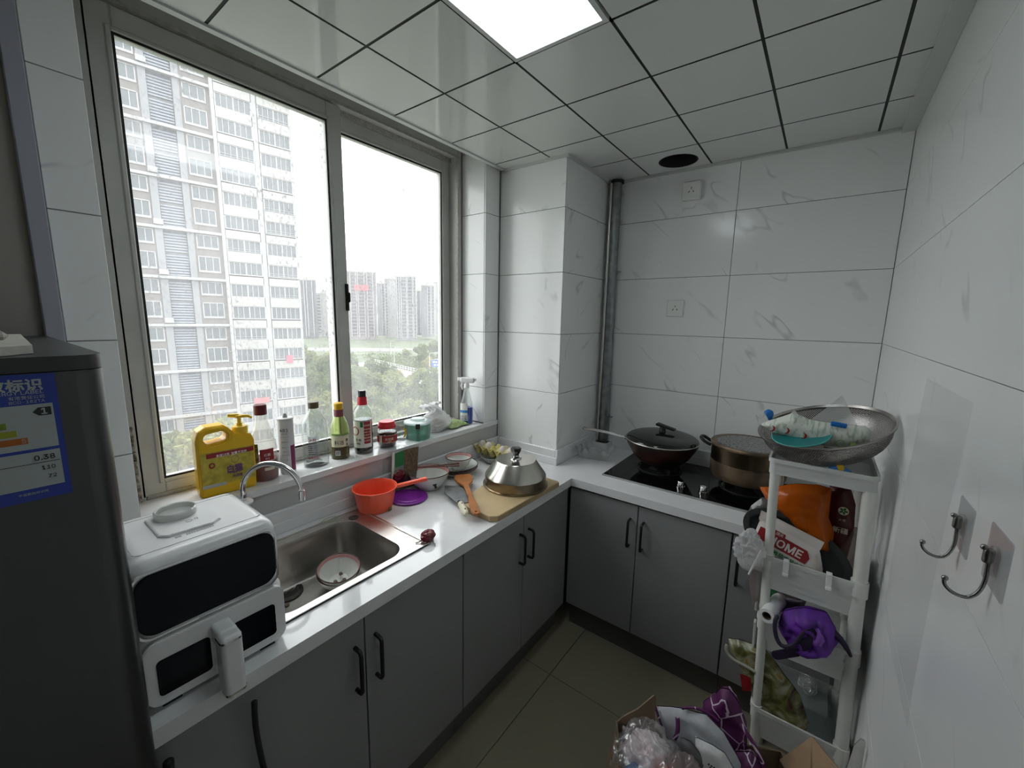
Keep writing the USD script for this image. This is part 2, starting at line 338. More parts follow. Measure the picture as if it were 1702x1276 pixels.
# ================================================================ ROOM SHELL
H = 2.28
XW, XR, YB = -0.307, 1.31, 0.287          # window wall, right wall, back wall
ROWS = [H - .225 + .298 * k for k in range(1, -8, -1)]   # grout heights 2.353, 2.055, 1.757 ... 
TG = .0022
def zspans(z0, z1):
    cuts = [z1] + [z for z in ROWS if z0 + .02 < z < z1 - .02] + [z0]
    return [(cuts[i + 1], cuts[i]) for i in range(len(cuts) - 1)]
def tile_wall(root, axis, pos, sgn, a0, a1, acuts, z0, z1, m, gv=.0011, gh=TG / 2):
    """tiles on the plane axis = pos facing sgn, spanning a0..a1 on the other axis"""
    t = .007; cs = [a0] + [c for c in acuts if a0 + .01 < c < a1 - .01] + [a1]
    for (zz0, zz1) in zspans(z0, z1):
        for u0, u1 in zip(cs[:-1], cs[1:]):
            g = gh; lo, hi = (pos - t, pos) if sgn > 0 else (pos, pos + t)
            b = (lo, hi, u0 + gv, u1 - gv, zz0 + g, zz1 - g) if axis == 'x' else (u0 + gv, u1 - gv, lo, hi, zz0 + g, zz1 - g)
            part(root, 'tile', bx(*b, r=.0012 if gh > .001 else .0002), m, smooth=False)
w = struct('wall_back'); part(w, 'backing', bx(-.32, 1.45, YB + .0045, YB + .12, 0, 2.6), 'grout', False)
tile_wall(w, 'y', YB, -1, .086, XR, [.122, .722], .70, H + .02, 'wall_tile')
w = struct('wall_right'); part(w, 'backing', bx(XR + .0045, XR + .14, -3.6, YB + .12, 0, 2.6), 'grout_pale', False)
tile_wall(w, 'x', XR, -1, -3.58, YB, [], .0, H + .02, 'side_tile', .0002, .0006)
w = struct('wall_column'); part(w, 'backing', bx(-.32, .082 - .003, -.2045, YB, .0, 2.5), 'grout', False)
tile_wall(w, 'y', -.209, -1, XW, .084, [], .70, H + .02, 'wall_tile')
tile_wall(w, 'x', .084, 1, -.209 + .0075, YB, [], .70, H + .02, 'wall_tile')
WY0, WY1, WZ0, WZ1 = -1.742, -.327, .948, 2.40      # window opening
w = struct('wall_window')
part(w, 'backing', [bx(-.60, XW - .0045, WY1 + .0045, YB, 0, 2.6), bx(-.60, XW - .0045, -3.6, WY0, 0, 2.6), bx(-.60, XW - .0045, WY0, WY1 + .0045, 0, WZ0 - .02), bx(-.60, XW - .0045, WY0, WY1 + .0045, WZ1, 2.6)], 'grout', False)
tile_wall(w, 'x', XW, 1, WY1, -.209 - .0075, [], WZ0 + .002, H + .02, 'wall_tile')
tile_wall(w, 'y', WY1, -1, -.47, XW - .0075, [], WZ0 + .02, WZ1 - .01, 'wall_tile')
tile_wall(w, 'x', XW, 1, -1.832, WY0, [], .70, H + .02, 'wall_tile')
part(w, 'backsplash_panel', bx(XW - .004, XW + .001, -1.84, -.217, .79, .9435), 'backsplash', False)
part(w, 'plaster', bx(XW - .02, XW - .004, -3.6, -1.834, 0, 2.5), 'taupe', False)
struct('trim_1', bx(XW - .0045, XW + .014, -1.864, -1.833, 0, H + .02, r=.002), 'lilac_trim')
struct('wall_rear', bx(-.6, 1.45, -3.72, -3.6, 0, 2.6), 'dark_paint')  # unseen wall behind the camera, pale so it bounces light into the room
# floor of square beige tiles
fl = struct('floor'); part(fl, 'screed', bx(-.6, 1.45, -3.72, .4, -.06, -.004), 'black_gap', False)
FX, FY = .322, -.60
xs = [-.32, FX - .6 + .02] + [FX, FX + .6] + [XR + .005]; xs = sorted(set(x for x in xs if x <= XR + .005)); ys = [YB] + [FY - .6 * k for k in range(6)]
xs = [-.32, FX, FX + .6, XR + .004]
for xa, xb in zip(xs[:-1], xs[1:]):
    for yb, ya in zip(ys[:-1], ys[1:]):
        part(fl, 'tile', bx(xa + .0012, xb - .0012, max(ya, -3.6) + .0012, yb - .0012, -.012, 0, r=.001), 'floor_tile', False)
# ceiling of glossy metal panels on a 0.3 m grid with dark joints
cl = struct('ceiling'); CX0, CX1 = -.272, 1.283
part(cl, 'void_board', bx(-.6, 1.45, -3.72, .4, H + .135, H + .20), 'black_gap', False)
part(cl, 'side_board', bx(-.294, -.287, -3.6, -.21, H - .004, H + .135), 'trim_white', False)  # added out of view, stops daylight entering above the ceiling
colx = [CX0] + [.3 * k for k in range(0, 5)] + [CX1]; rowy = [YB - .016] + [-.3 * k for k in range(0, 12)]
LIGHT = [(1, 4), (1, 5)]   # cells (column, row) of the lamp: x .3-.6 would be column 2
VENT = (.477, .150, .086)
for i, (xa, xb) in enumerate(zip(colx[:-1], colx[1:])):
    for j, (yb, ya) in enumerate(zip(rowy[:-1], rowy[1:])):
        if i == 2 and j in (4, 5): continue
        g = .0042; x0, x1, y0, y1 = xa + g, xb - g, ya + g, yb - g
        if i == 0: x0 = xa
        if i == 5: x1 = xb
        poly = sbox(x0, y0, x1, y1).difference(sbox(-1, -.222, .098, 1))
        if i == 2 and j == 0: poly = poly.difference(Point(VENT[0], VENT[1]).buffer(VENT[2], 32))
        if poly.is_empty: continue
        q = ext(poly, .0012); q.apply_translation((0, 0, H)); part(cl, 'panel', q, 'ceiling_white', False)
part(cl, 'joint_board', ext(sbox(CX0, -3.6, CX1, YB).difference(sbox(-1, -.21, .09, 1)).difference(sbox(.29, -1.51, .61, -.89)).difference(Point(VENT[0], VENT[1]).buffer(.09, 32)), .006).apply_translation((0, 0, H + .0016)) or None, 'black_gap', False)
# cornice strips
def strip(n, pts2, zs=(H - .010, H + .012), m='trim_white'):
    q = ext(Polygon(pts2), zs[1] - zs[0]); q.apply_translation((0, 0, zs[0])); struct(n, q, m, False)
strip('trim_2', [(-.286, -3.59), (-.268, -3.59), (-.268, -.225), (-.286, -.225)], (H - .006, H + .012))
strip('trim_3', [(-.286, -.224), (.097, -.224), (.097, -.2095), (-.286, -.2095)])
strip('trim_4', [(.0845, -.209), (.098, -.209), (.098, .27), (.0845, .27)])
strip('trim_5', [(.0985, .272), (1.27, .272), (1.27, .2868), (.0985, .2868)])
strip('trim_6', [(1.268, -3.59), (1.3095, -3.59), (1.3095, .2868), (1.268, .2868)], (H - .016, H + .012))
# exhaust duct above the hole
d = struct('trim_7', lathe([(.088, H), (.088, H + .11), (.0, H + .11), (0, H + .1), (.083, H + .1), (.083, H - .001), (.088, H)], 40).apply_translation((VENT[0], VENT[1], 0)), 'black_gap')
# ceiling lamp
L = thing('ceiling_lamp', 'lit square white flat panel lamp set in the gray ceiling grid', 'ceiling light', (.45, -1.2, H))
fr = ext(sbox(-.147, -.297, .147, .297).difference(sbox(-.134, -.284, .134, .284)), .014); fr.apply_translation((0, 0, -.003))
part(L, 'frame', fr, 'trim_white', False); part(L, 'diffuser', bx(-.134, .134, -.284, .284, .001, .006), 'panel_light', False); part(L, 'housing', bx(-.145, .145, -.295, .295, .0115, .04), 'trim_white', False)

# ---------------------------------------------------------------- window: two sliding sashes in a white frame
W = struct('window_1')
def rect_ring(y0, y1, z0, z1, wl, wr, wb, wt, x0, x1, r=.003):
    """four bars of a frame"""
    return [bx(x0, x1, y0, y0 + wl, z0, z1, r), bx(x0, x1, y1 - wr, y1, z0, z1, r), bx(x0, x1, y0 + wl - .001, y1 - wr + .001, z0, z0 + wb, r), bx(x0, x1, y0 + wl - .001, y1 - wr + .001, z1 - wt, z1, r)]
OZ0 = .944
part(W, 'outer_frame', rect_ring(WY0 - .03, WY1 - .004, OZ0, WZ1, .075, .030, .030, .062, -.565, -.468), 'pvc', 30)
part(W, 'track', [bx(-.474, -.462, WY1 - .040, WY1 - .032, OZ0 + .03, WZ1 - .06, .001), bx(-.522, -.516, WY0 + .046, WY1 - .034, OZ0 + .029, OZ0 + .042), bx(-.522, -.516, WY0 + .046, WY1 - .034, WZ1 - .085, WZ1 - .06), bx(-.470, -.462, WY0 + .046, WY1 - .034, OZ0 + .029, OZ0 + .036), bx(-.468, -.461, WY0 + .03, WY1 - .03, WZ1 - .072, WZ1 - .0615)], 'pvc_dirty', 30)
def sash(y0, y1, z0, z1, x0, x1, wl, wr, wb, wt):
    s = part(W, 'sash', rect_ring(y0, y1, z0, z1, wl, wr, wb, wt, x0, x1, .004), 'pvc', 30)
    gy0, gy1, gz0, gz1 = y0 + wl, y1 - wr, z0 + wb, z1 - wt
    part(s, 'gasket', rect_ring(gy0 - .002, gy1 + .002, gz0 - .002, gz1 + .002, .006, .006, .006, .006, x1 - .004, x1 + .0006, .0005), 'gasket', False)
    part(s, 'glazing_bead', rect_ring(gy0 - .015, gy1 + .015, gz0 - .015, gz1 + .015, .013, .013, .013, .013, x1 - .002, x1 + .0045, .003), 'pvc', 30)
    part(s, 'pane', bx((x0 + x1) / 2 - .002, (x0 + x1) / 2 + .002, gy0 - .003, gy1 + .003, gz0 - .003, gz1 + .003), 'glass_dusty', False)
    return s
s1 = sash(-1.708, -1.000, .972, 2.325, -.507, -.468, .058, .062, .052, .068)
part(s1, 'latch', [bx(-.468, -.461, -1.016, -1.000, 1.55, 1.66, .003), bx(-.463, -.452, -1.008, -.998, 1.585, 1.625, .004)], 'black_plastic')
s2 = sash(-1.045, -.365, .972, 2.325, -.563, -.524, .060, .058, .050, .070)
part(W, 'mold_line', [bx(-.47, -.437, WY0 - .028, WY0 + .018, OZ0, H + .1, .004), bx(-.467, -.458, WY0 + .018, WY0 + .032, OZ0 + .002, 1.2, .003)], 'mold')
# sill
sl = ext(unary_union([sbox(-.4675, WY0 - .005, XW - .0005, WY1 - .0085), sbox(XW - .0006, -1.832, XW + .009, -.217)]), .022).apply_translation((0, 0, .944))
struct('trim_8', sl, 'quartz', False)

# ================================================================ COUNTER, CABINETS, SINK
ZC = .793
poly = Polygon([(XW + .002, -1.857), (.24, -1.857), (.24, -.325), (1.3085, -.325), (1.3085, YB - .001), (.0855, YB - .001), (.0855, -.2105), (XW + .002, -.2105)])
hole = sbox(-.222, -1.605, .138, -1.165).buffer(.0)
ct = thing('countertop', 'white L-shaped quartz worktop running under the window and along the back wall', 'countertop', (0, 0, 0))
q = ext(poly.difference(hole), .037).apply_translation((0, 0, ZC - .037)); part(ct, 'slab', q, 'quartz', False)
part(ct, 'upstand', [bx(XW + .0012, XW + .016, -1.85, -.213, ZC, .872, .003), bx(XW + .0165, XW + .022, -1.85, -.213, ZC, .833, .002),
    bx(XW + .017, .085, -.2245, -.2098, ZC, .872, .003), bx(XW + .023, .0985, -.231, -.2248, ZC, .833, .002), bx(.0848, .0985, -.2245, YB - .001, ZC, .872, .003),
    bx(.099, 1.308, YB - .015, YB - .0005, ZC, .872, .003), bx(.099, 1.308, YB - .021, YB - .0155, ZC, .833, .002)], 'quartz')
def handle(parent, p, ax, z0, z1):
    """black bow handle standing out along ax"""
    x, y = p; o = np.array([.028, 0, 0]) if ax == 'x' else np.array([0, -.028, 0]); b = np.array([x, y, 0])
    e = np.array([0, 0, 1.])
    kp = [b + e * z0, b + e * z0 + o * .55, b + e * (z0 + .002) + o * .85, b + e * (z0 + .010) + o, b + e * (z1 - .010) + o, b + e * (z1 - .002) + o * .85, b + e * z1 + o * .55, b + e * z1]
    m = tube(kp, .0056, 8); ex = []
    part(parent, 'handle', cat(m, *ex), 'handle_black', 60)
def cab_left(y0, y1, seams, label, hs):
    c = thing('base_cabinet', label, 'cabinet', (0, (y0 + y1) / 2, 0)); oy = (y0 + y1) / 2
    L = lambda m: m.apply_translation((0, -oy, 0))
    x0, xf = XW + .01, .207
    part(c, 'carcass', [L(bx(x0, xf, y0, y0 + .016, .13, .755)), L(bx(x0, xf, y1 - .016, y1, .13, .755)), L(bx(x0, xf, y0, y1, .13, .146)), L(bx(x0, x0 + .01, y0, y1, .13, .755))], 'cabinet_gray', False)
    part(c, 'toe_kick', L(bx(.165, .18, y0, y1, 0, .13)), 'kick_gray', False)
    ed = [y0] + seams + [y1]
    for a, b, hy in zip(ed[:-1], ed[1:], hs):
        d = part(c, 'door', L(bx(.2075, .2255, a + .0018, b - .0018, .136, .744, .0012)), 'cabinet_gray', False)
        if hy is not None: handle(d, (.2255, hy - oy), 'x', .548, .672)
cab_left(-1.855, -1.045, [-1.422], 'gray two-door base cabinet under the sink and air fryer', [-1.452, -1.390])
cab_left(-1.043, -.327, [-.690], 'gray two-door base cabinet under the cutting board, next to the inner corner', [-.715, -.655])
def cab_back(x0, x1, seams, label, hs):
    ox = (x0 + x1) / 2; c = thing('base_cabinet', label, 'cabinet', (ox, 0, 0)); L = lambda m: m.apply_translation((-ox, 0, 0))
    yf, y1 = -.293, YB - .02
    part(c, 'carcass', [L(bx(x0, x0 + .016, yf, y1, .13, .755)), L(bx(x1 - .016, x1, yf, y1, .13, .755)), L(bx(x0, x1, yf, y1, .13, .146)), L(bx(x0, x1, y1 - .01, y1, .13, .755))], 'cabinet_gray', False)
    part(c, 'toe_kick', L(bx(x0, x1, -.265, -.25, 0, .13)), 'kick_gray', False)
    ed = [x0] + seams + [x1]
    for a, b, hx in zip(ed[:-1], ed[1:], hs):
        d = part(c, 'door', L(bx(a + .0018, b - .0018, -.3115, -.2935, .136, .744, .0012)), 'cabinet_gray', False)
        handle(d, (hx - ox, -.3115), 'y', .555, .678)
cab_back(.229, .923, [.561], 'gray two-door base cabinet under the black gas hob', [.529, .588])
cab_back(.925, 1.305, [], 'gray single-door base cabinet beside the right wall, behind the white cart', [.953])

# ---- sink
S = thing('sink', 'stainless steel sink bowl set into the white worktop', 'sink', (-.045, -1.385, ZC))
ox, oy = -.045, -1.385
rim = sbox(-.24, -1.625, .152, -1.135).buffer(.004).difference(sbox(-.205 + .06, -1.605 + .06, .130 - .06, -1.20 - .06).buffer(.06, 12))
rim = affinity.translate(rim, -ox, -oy)
part(S, 'rim', [ext(rim, .004), ext(affinity.translate(sbox(-.244, -1.629, .156, -1.131).difference(sbox(-.236, -1.621, .148, -1.139)), -ox, -oy), .007)], 'steel', False)
def bowl_ring(ins, z, n=12):
    g = affinity.translate(sbox(-.205 + .06, -1.605 + .06, .130 - .06, -1.20 - .06).buffer(.06 - ins if ins < .05 else .01, n), -ox, -oy); 
    c = np.array(g.exterior.coords)[:-1]; return np.c_[c, np.full(len(c), z)]
rings = [bowl_ring(0, .003), bowl_ring(.002, -.004), bowl_ring(.004, -.02), bowl_ring(.010, -.120), bowl_ring(.018, -.140), bowl_ring(.035, -.148)]
nn = len(rings[0]); rings = [r if len(r) == nn else r[np.linspace(0, len(r) - 1, nn).astype(int)] for r in rings]
v = np.vstack(rings + [[[0, 0, -.150]]]); f = []
for i in range(len(rings) - 1):
    for j in range(nn):
        a, b, c_, d_ = i * nn + j, i * nn + (j + 1) % nn, (i + 1) * nn + (j + 1) % nn, (i + 1) * nn + j; f += [(a, c_, b), (a, d_, c_)]
k = len(v) - 1
for j in range(nn): f.append(((len(rings) - 1) * nn + j, k, (len(rings) - 1) * nn + (j + 1) % nn))
part(S, 'bowl', trimesh.Trimesh(v, f, process=False), 'steel_sink', True)
pr('drain_dark', (.05, .045, .035), .5, .3, var=(60, .6))
part(S, 'drain', at(lathe([(0, .0), (.05, 0), (.05, .004), (.038, .006), (.03, .003), (0, .003)], 32), (-.13, -.06, -.148)), 'drain_dark', label='dark stained drain strainer')
part(S, 'overflow', at(lathe([(0, 0), (.017, 0), (.017, .002), (.013, .003), (0, .002)], 28), (-.192 - ox, -1.188 - oy, .004)), 'drain_dark', label='dark round overflow cap in the corner of the rim')
# ---- faucet
F = thing('faucet', 'chrome gooseneck tap on a white column behind the air fryer', 'tap', (-.262, -1.512, ZC))
pr('tap_white', (.74, .72, .71), .3)
part(F, 'column', lathe([(0, 0), (.022, 0), (.022, .004), (.0165, .01), (.0165, .152), (.024, .155), (.026, .162), (.02, .168), (0, .168)], 28), 'tap_white')
dr = np.array([.145, .112, 0]); dr /= np.linalg.norm(dr); R_ = .090
pts = np.vstack([[(0, 0, .165), (0, 0, .19)], arc(dr * R_, R_, PI, .0, 24, dr, (0, 0, 1)) + np.array([0, 0, .198])])
part(F, 'spout', tube(pts, .0085, 16), 'chrome', True)
e = pts[-1]; part(F, 'aerator', at(lathe([(0, -.028), (.0085, -.028), (.0115, -.026), (.0115, -.004), (.0095, 0), (.0095, .004), (0, .004)], 24), e), 'chrome')

# ---- hob
pr('hob_trim', (.5, .5, .5), .3, .9)
Hb = thing('gas_hob', 'black glass two-burner gas hob on the back worktop', 'stove', (.70, .02, ZC)); hx, hy = .70, .02
part(Hb, 'glass_top', bx(-.362, .362, -.212, .21, .004, .0105, .002), 'black_glass')
part(Hb, 'frame', [bx(-.365, .365, -.216, -.212, 0, .009), bx(-.362, .362, -.210, .208, .0, .0039)], 'hob_trim', False)
pr('burner_iron', (.02, .02, .02), .55, .3)
for bxx in (-.17, .21):
    b = part(Hb, 'burner', at(lathe([(0, 0), (.085, 0), (.088, .004), (.06, .007), (.05, .018), (.045, .024), (0, .026)], 36), (bxx, .03, .0105)), 'burner_iron')
    arms = [at(bx(.045, .105, -.004, .004, .008, .042, .0015), (bxx, .03, .0), rz=PI / 4 + k * PI / 2) for k in range(4)]
    part(b, 'pan_support', cat(*arms, at(lathe([(.1, .0105), (.108, .0105), (.108, .016), (.1, .016), (.1, .0105)], 36), (bxx, .03, 0))), 'burner_iron')
for kx, ky in ((.678, -.125), (.772, -.125)):
    part(Hb, 'knob', at(lathe([(0, 0), (.019, 0), (.019, .006), (.0155, .008), (.0145, .026), (.013, .028), (0, .0285)], 28), (kx - hx, ky - hy, .0105)), 'chrome')

# ================================================================ OUTSIDE (seen through the dusty panes)
GZ = -20.5
pr('far_wall_gray', (0.143, 0.143, 0.151), .8, var=(.8, .12)); pr('far_wall_brown', (0.126, 0.116, 0.109), .8, var=(2, .12)); pr('far_wall_pale', (0.176, 0.181, 0.193), .8)
pr('far_white', (0.266, 0.266, 0.266), .6); pr('far_parapet', (0.260, 0.256, 0.244), .7); pr('far_glass', (0.067, 0.080, 0.088), .12); pr('far_louver', (.20, .22, .25), .6); pr('far_louver_dark', (.06, .075, .10), .7)
pr('laundry_pink', (.5, .06, .10), .8); pr('far_tower', (0.168, 0.168, 0.185), .8); pr('far_tower_warm', (0.176, 0.155, 0.160), .8); pr('far_tower_dark', (0.084, 0.088, 0.101), .7); pr('far_red', (.34, .10, .11), .8)
pr('grass', (.06, .08, .035), .9, var=(.12, .6, 5)); pr('asphalt', (.15, .15, .15), .9); pr('road_line', (.32, .32, .31), .8); pr('sign_blue', (.03, .10, .55), .5); pr('pole_gray', (.5, .5, .5), .5); pr('bark', (.10, .075, .05), .9)
def leafmat(name, c1, c2):
    mat(name, {'g': ('geometry', {}), 'n': ('noise_texture', {'scale': .55, 'detail': 2}), 'r': ('rgb_ramp', {'ramp': [(.35, c1), (.65, c2)]}), 'd': ('diffuse_bsdf', {}), 't': ('translucent_bsdf', {}), 'm': ('mix_closure', {'fac': .35})},
        [('g.position', 'n.vector'), ('n.fac', 'r.fac'), ('r.color', 'd.color'), ('r.color', 't.color'), ('d.BSDF', 'm.closure1'), ('t.BSDF', 'm.closure2')], 'm.closure')
leafmat('leaf_mid', (0.060, 0.090, 0.030), (0.120, 0.156, 0.054)); leafmat('leaf_pale', (0.120, 0.150, 0.060), (0.216, 0.240, 0.096)); leafmat('leaf_yellow', (0.156, 0.162, 0.048), (0.288, 0.252, 0.072))
g = struct('ground_outside'); part(g, 'grass', bx(-420, -8, -60, 420, GZ - .5, GZ), 'grass', False)

T = thing('apartment_tower', 'tall gray apartment tower with white window frames and balconies, filling the left pane', 'building', (-60, 0, 0), -math.radians(9.44))
ZB, ZT, FH, BH = GZ, 37.0, 2.64, 5.28
part(T, 'wall', [bx(-14, 0, 4, 12.3, ZB, ZT), bx(-14, -.0, 14.9, 18.0, ZB, ZT)], 'far_wall_brown', False)
part(T, 'pilaster', [bx(-14, .12, 11.95, 12.6, ZB, ZT), bx(-14, .12, 14.7, 15.3, ZB, ZT), bx(-14, -.45, 12.6, 14.7, ZB, ZT)], 'far_wall_pale', False)
part(T, 'wall', bx(-14, -.4, 18.0, 26.15, ZB, ZT), 'far_wall_gray', False)
for u0, u1, o in ((17.95, 18.28, .45), (22.0, 22.5, .25), (26.0, 26.25, .3)):
    part(T, 'pillar', bx(-.5, o, u0, u1, ZB, ZT), 'far_white', False)
k0 = int((ZB - .02) // BH) + 1
for k in range(-4, 8):
    z = .02 + BH * k
    if z < ZB + .5 or z > ZT: continue
    part(T, 'band', bx(-.3, .35, 4, 18.0, z - .10, z + .20), 'far_white', False)
def win(u0, u1, z0, z1, n, o=0.0):
    fw = .11
    bars = [bx(o - .1, o + .09, u0, u1, z0 - .12, z0 + fw), bx(o - .1, o + .07, u0, u1, z1 - fw, z1), bx(o - .1, o + .07, u0, u0 + fw, z0, z1), bx(o - .1, o + .07, u1 - fw, u1, z0, z1)]
    bars += [bx(o - .05, o + .05, u0 + (u1 - u0) * q / n - .04, u0 + (u1 - u0) * q / n + .04, z0, z1) for q in range(1, n)]
    w_ = part(T, 'window', bars, 'far_white', False)
    part(w_, 'pane', bx(o - .02, o + .012, u0 + .05, u1 - .05, z0, z1 - .05), 'far_glass', False)
rz_ = np.random.default_rng(3)
for k in range(-4, 7):
    zb = .02 + BH * k
    for a, b in ((.98, 2.70), (3.62, 5.10)):
        if zb + b > ZT: continue
        win(9.75, 11.8, zb + a, zb + b, 3); win(15.5, 17.6, zb + a, zb + b, 3)
        if k > -4: win(5.6, 7.6, zb + a, zb + b, 3)
    for a, b in ((.28, 2.60), (2.88, 5.05)):
        lv = part(T, 'louver', bx(-.46, -.30, 12.65, 14.65, zb + a, zb + b), 'far_louver_dark', False)
        part(lv, 'slat', [bx(-.30, -.2, 12.65, 14.65, zz, zz + .15) for zz in np.arange(zb + a, zb + b - .1, .30)], 'far_louver', False)
    if rz_.random() < .5:
        ac = part(T, 'air_conditioner', bx(.05, .5, 11.9, 12.7, zb + .3, zb + .85), 'far_white', False)
for k in range(-8, 14):
    z = .06 + FH * k
    if z < ZB or z + 2.6 > ZT: continue
    for u0, u1 in ((18.33, 21.9), (22.55, 26.0)):
        b = part(T, 'balcony', bx(-.4, .42, u0, u1, z - .30, z + .78 if k % 2 else z + .62), 'far_parapet', False)
        n = 6; fw = .09; z0, z1 = z + .78, z + 2.36
        part(b, 'window_frame', [bx(.16, .34, u0, u1, z1 - .12, z1 + .02), bx(.16, .36, u0, u1, z0 - .02, z0 + .1)] + [bx(.2, .32, u0 + (u1 - u0 - .08) * q / n, u0 + (u1 - u0 - .08) * q / n + (.16 if q in (0, 3, 6) else .07), z0, z1) for q in range(n + 1)], 'far_white', False)
        part(b, 'pane', bx(.22, .25, u0 + .05, u1 - .05, z0, z1), 'far_glass', False)
        if rz_.random() < .45: part(b, 'railing', [bx(.44, .47, u0, u1 + .4, z + .95, z + 1.0), bx(.44, .47, u0, u1, z + 1.2, z + 1.24)], 'far_white', False)
part(T, 'laundry', bx(.50, .55, 23.9, 24.7, -4.9, -3.9), 'laundry_pink', False, label='pink cloth hung over a balcony')
part(T, 'laundry', bx(.50, .55, 19.8, 21.6, -9.9, -9.2), 'far_red', False)  # reddish strip for flowers on a balcony

# far towers, each a slab of flats with window columns
def far_tower(cx, cy, w_, top, label, wall, cols, extra=None, dep=8, rot=-.64, bot=GZ, far=1.0):
    cx, cy, w_, top = EYE[0] + (cx - EYE[0]) * far, EYE[1] + (cy - EYE[1]) * far, w_ * far, EYE[2] + (top - EYE[2]) * far
    t = thing('far_tower', label, 'building', (cx, cy, 0), rot)
    part(t, 'wall', bx(-dep, 0, -w_ / 2, w_ / 2, bot, top), wall, False)
    part(t, 'roof_edge', [bx(-dep, .4, -w_ / 2 - .3, w_ / 2 + .3, top - .8, top + .4), bx(-dep * .7, -dep * .3, -w_ / 5, w_ / 5, top, top + 3)], 'far_parapet', False)
    for a, b in cols:
        ua, ub = -w_ / 2 + a * w_, -w_ / 2 + b * w_
        c = part(t, 'window_column', bx(-.2, .15, ua, ub, bot + 4, top - 2), 'far_tower_dark', False)
        part(c, 'window_frame', [bx(.1, .5, ua, ub, z, z + 1.1) for z in np.arange(bot + 5, top - 3, 3.1)], wall, False)
        part(t, 'pillar', [bx(-.2, .8, q - .35, q + .35, bot + 2, top - 1) for q in (ua, ub)], 'far_white', False)
    if extra: extra(t, w_, top)
def scaffold(t, w_, top):
    part(t, 'roof_grid', [bx(.2, .6, -w_ / 2, w_ / 2, z, z + .5) for z in np.arange(top - 19, top, 3.2)] + [bx(.2, .6, u - .25, u + .25, top - 20, top) for u in np.linspace(-w_ / 2, w_ / 2, 8)], 'far_tower_warm', False)
    part(t, 'roof_sign', bx(.7, .9, -w_ * .25, w_ * .25, top - 17, top - 12), 'far_red', False, label='faded red sign under the roof')
far_tower(-341, 221.7, 25, 41, 'far tower with reddish top and faded red sign, first right of the window post', 'far_tower_warm', [(.12, .32), (.38, .6), (.7, .9)], scaffold)
far_tower(-327, 232.5, 7.5, 31, 'narrow pale far tower just right of the one with the red sign', 'far_tower', [(.6, .9)], far=1.22)
far_tower(-319.5, 238, 11, 35, 'plain pale far tower wall left of the broad white-ribbed tower', 'far_white', [(.05, .2)], far=1.12)
far_tower(-308.5, 246.5, 18, 37.5, 'broad white-ribbed far tower in the middle of the right pane', 'far_tower', [(.04, .14), (.24, .5), (.56, .8), (.86, .97)])
far_tower(-299.5, 253, 5, 25, 'low narrow far tower tucked right of the broad ribbed tower', 'far_tower_dark', [(.2, .8)], bot=-18, far=1.15)
far_tower(-292.5, 258.3, 11.5, 30, 'pale far tower second from the right frame', 'far_tower', [(.45, .68), (.76, .98)], bot=-18, far=1.06)
far_tower(-283.5, 265, 12, 33, 'pale far tower partly hidden by the right window frame', 'far_white', [(.3, .5)], bot=-18, far=1.2)
far_tower(-381.5, 191, 15, 33, 'dark striped far tower right of the near apartment tower, behind the left pane', 'far_tower_dark', [(.15, .4), (.55, .85)])
far_tower(-368, 201, 17, 21, 'low pale far tower half hidden by the window post', 'far_white', [(.1, .3)], far=1.1)

# roads, lamp posts, sign
rd = struct('road_outside'); A, B = np.array([-172., 108.5]), np.array([-60., 82.]); dr_ = (B - A) / np.linalg.norm(B - A); nr_ = np.array([-dr_[1], dr_[0]])
def strip2(p, q, w0, w1, z, h): 
    d_ = (q - p) / np.linalg.norm(q - p); n_ = np.array([-d_[1], d_[0]])
    return ext(Polygon([p + n_ * w0, q + n_ * w0, q + n_ * w1, p + n_ * w1]), h).apply_translation((0, 0, z))
part(rd, 'carriageway', strip2(A, B, -5, 5, GZ, .06), 'asphalt', False); part(rd, 'kerb', [strip2(A, B, 5, 5.5, GZ, .25), strip2(A, B, -5.5, -5, GZ, .25), strip2(A, B, -.1, .1, GZ + .06, .01)], 'road_line', False)
C1, C2 = np.array([-260., 120.]), np.array([-170., 215.])
part(rd, 'carriageway', strip2(C1, C2, -6, 6, GZ, .07), 'asphalt', False); part(rd, 'parapet', [strip2(C1, C2, 6, 6.4, GZ, 1.2), strip2(C1, C2, -6.4, -6, GZ, 1.2)], 'road_line', False)
fe = thing('road_fence', 'pale picket fence along the road beyond the trees', 'fence', (0, 0, GZ))
for sgn in (-7.2, 7.2):
    part(fe, 'rail', [at(strip2(A, B, sgn - .05, sgn + .05, zz, .12), (0, 0, 0)) for zz in (.5, 1.3)], 'pole_gray', False)
    part(fe, 'post', [bx(p[0] - .1, p[0] + .1, p[1] - .1, p[1] + .1, 0, 1.6) for p in (A + dr_ * s + nr_ * sgn for s in np.arange(2, 112, 2.5))], 'pole_gray', False, kind='stuff')
lp0 = None
for (x, y) in ((-150, 112), (-118, 104), (-100, 90), (-190, 140)):
    if lp0 is None:
        lp0 = thing('lamp_post', 'thin gray street lamp post by the road outside', 'street lamp', (x, y, GZ), .2, 'street lamps by the road outside')
        part(lp0, 'pole', tube([(0, 0, 0), (0, 0, 8)], [.14, .08], 8), 'pole_gray'); part(lp0, 'arm', tube([(0, 0, 8), (.3, 0, 8.4), (1.8, 0, 8.6)], .06, 6), 'pole_gray'); part(lp0, 'lamp_head', bx(1.6, 2.5, -.15, .15, 8.52, 8.68, .03), 'far_white')
    else: dup(lp0, (x, y, GZ), .2)
sg = thing('road_sign', 'blue road sign on a pole above the trees, low in the right pane', 'road sign', (-84.3, 76.9, GZ), -.72)
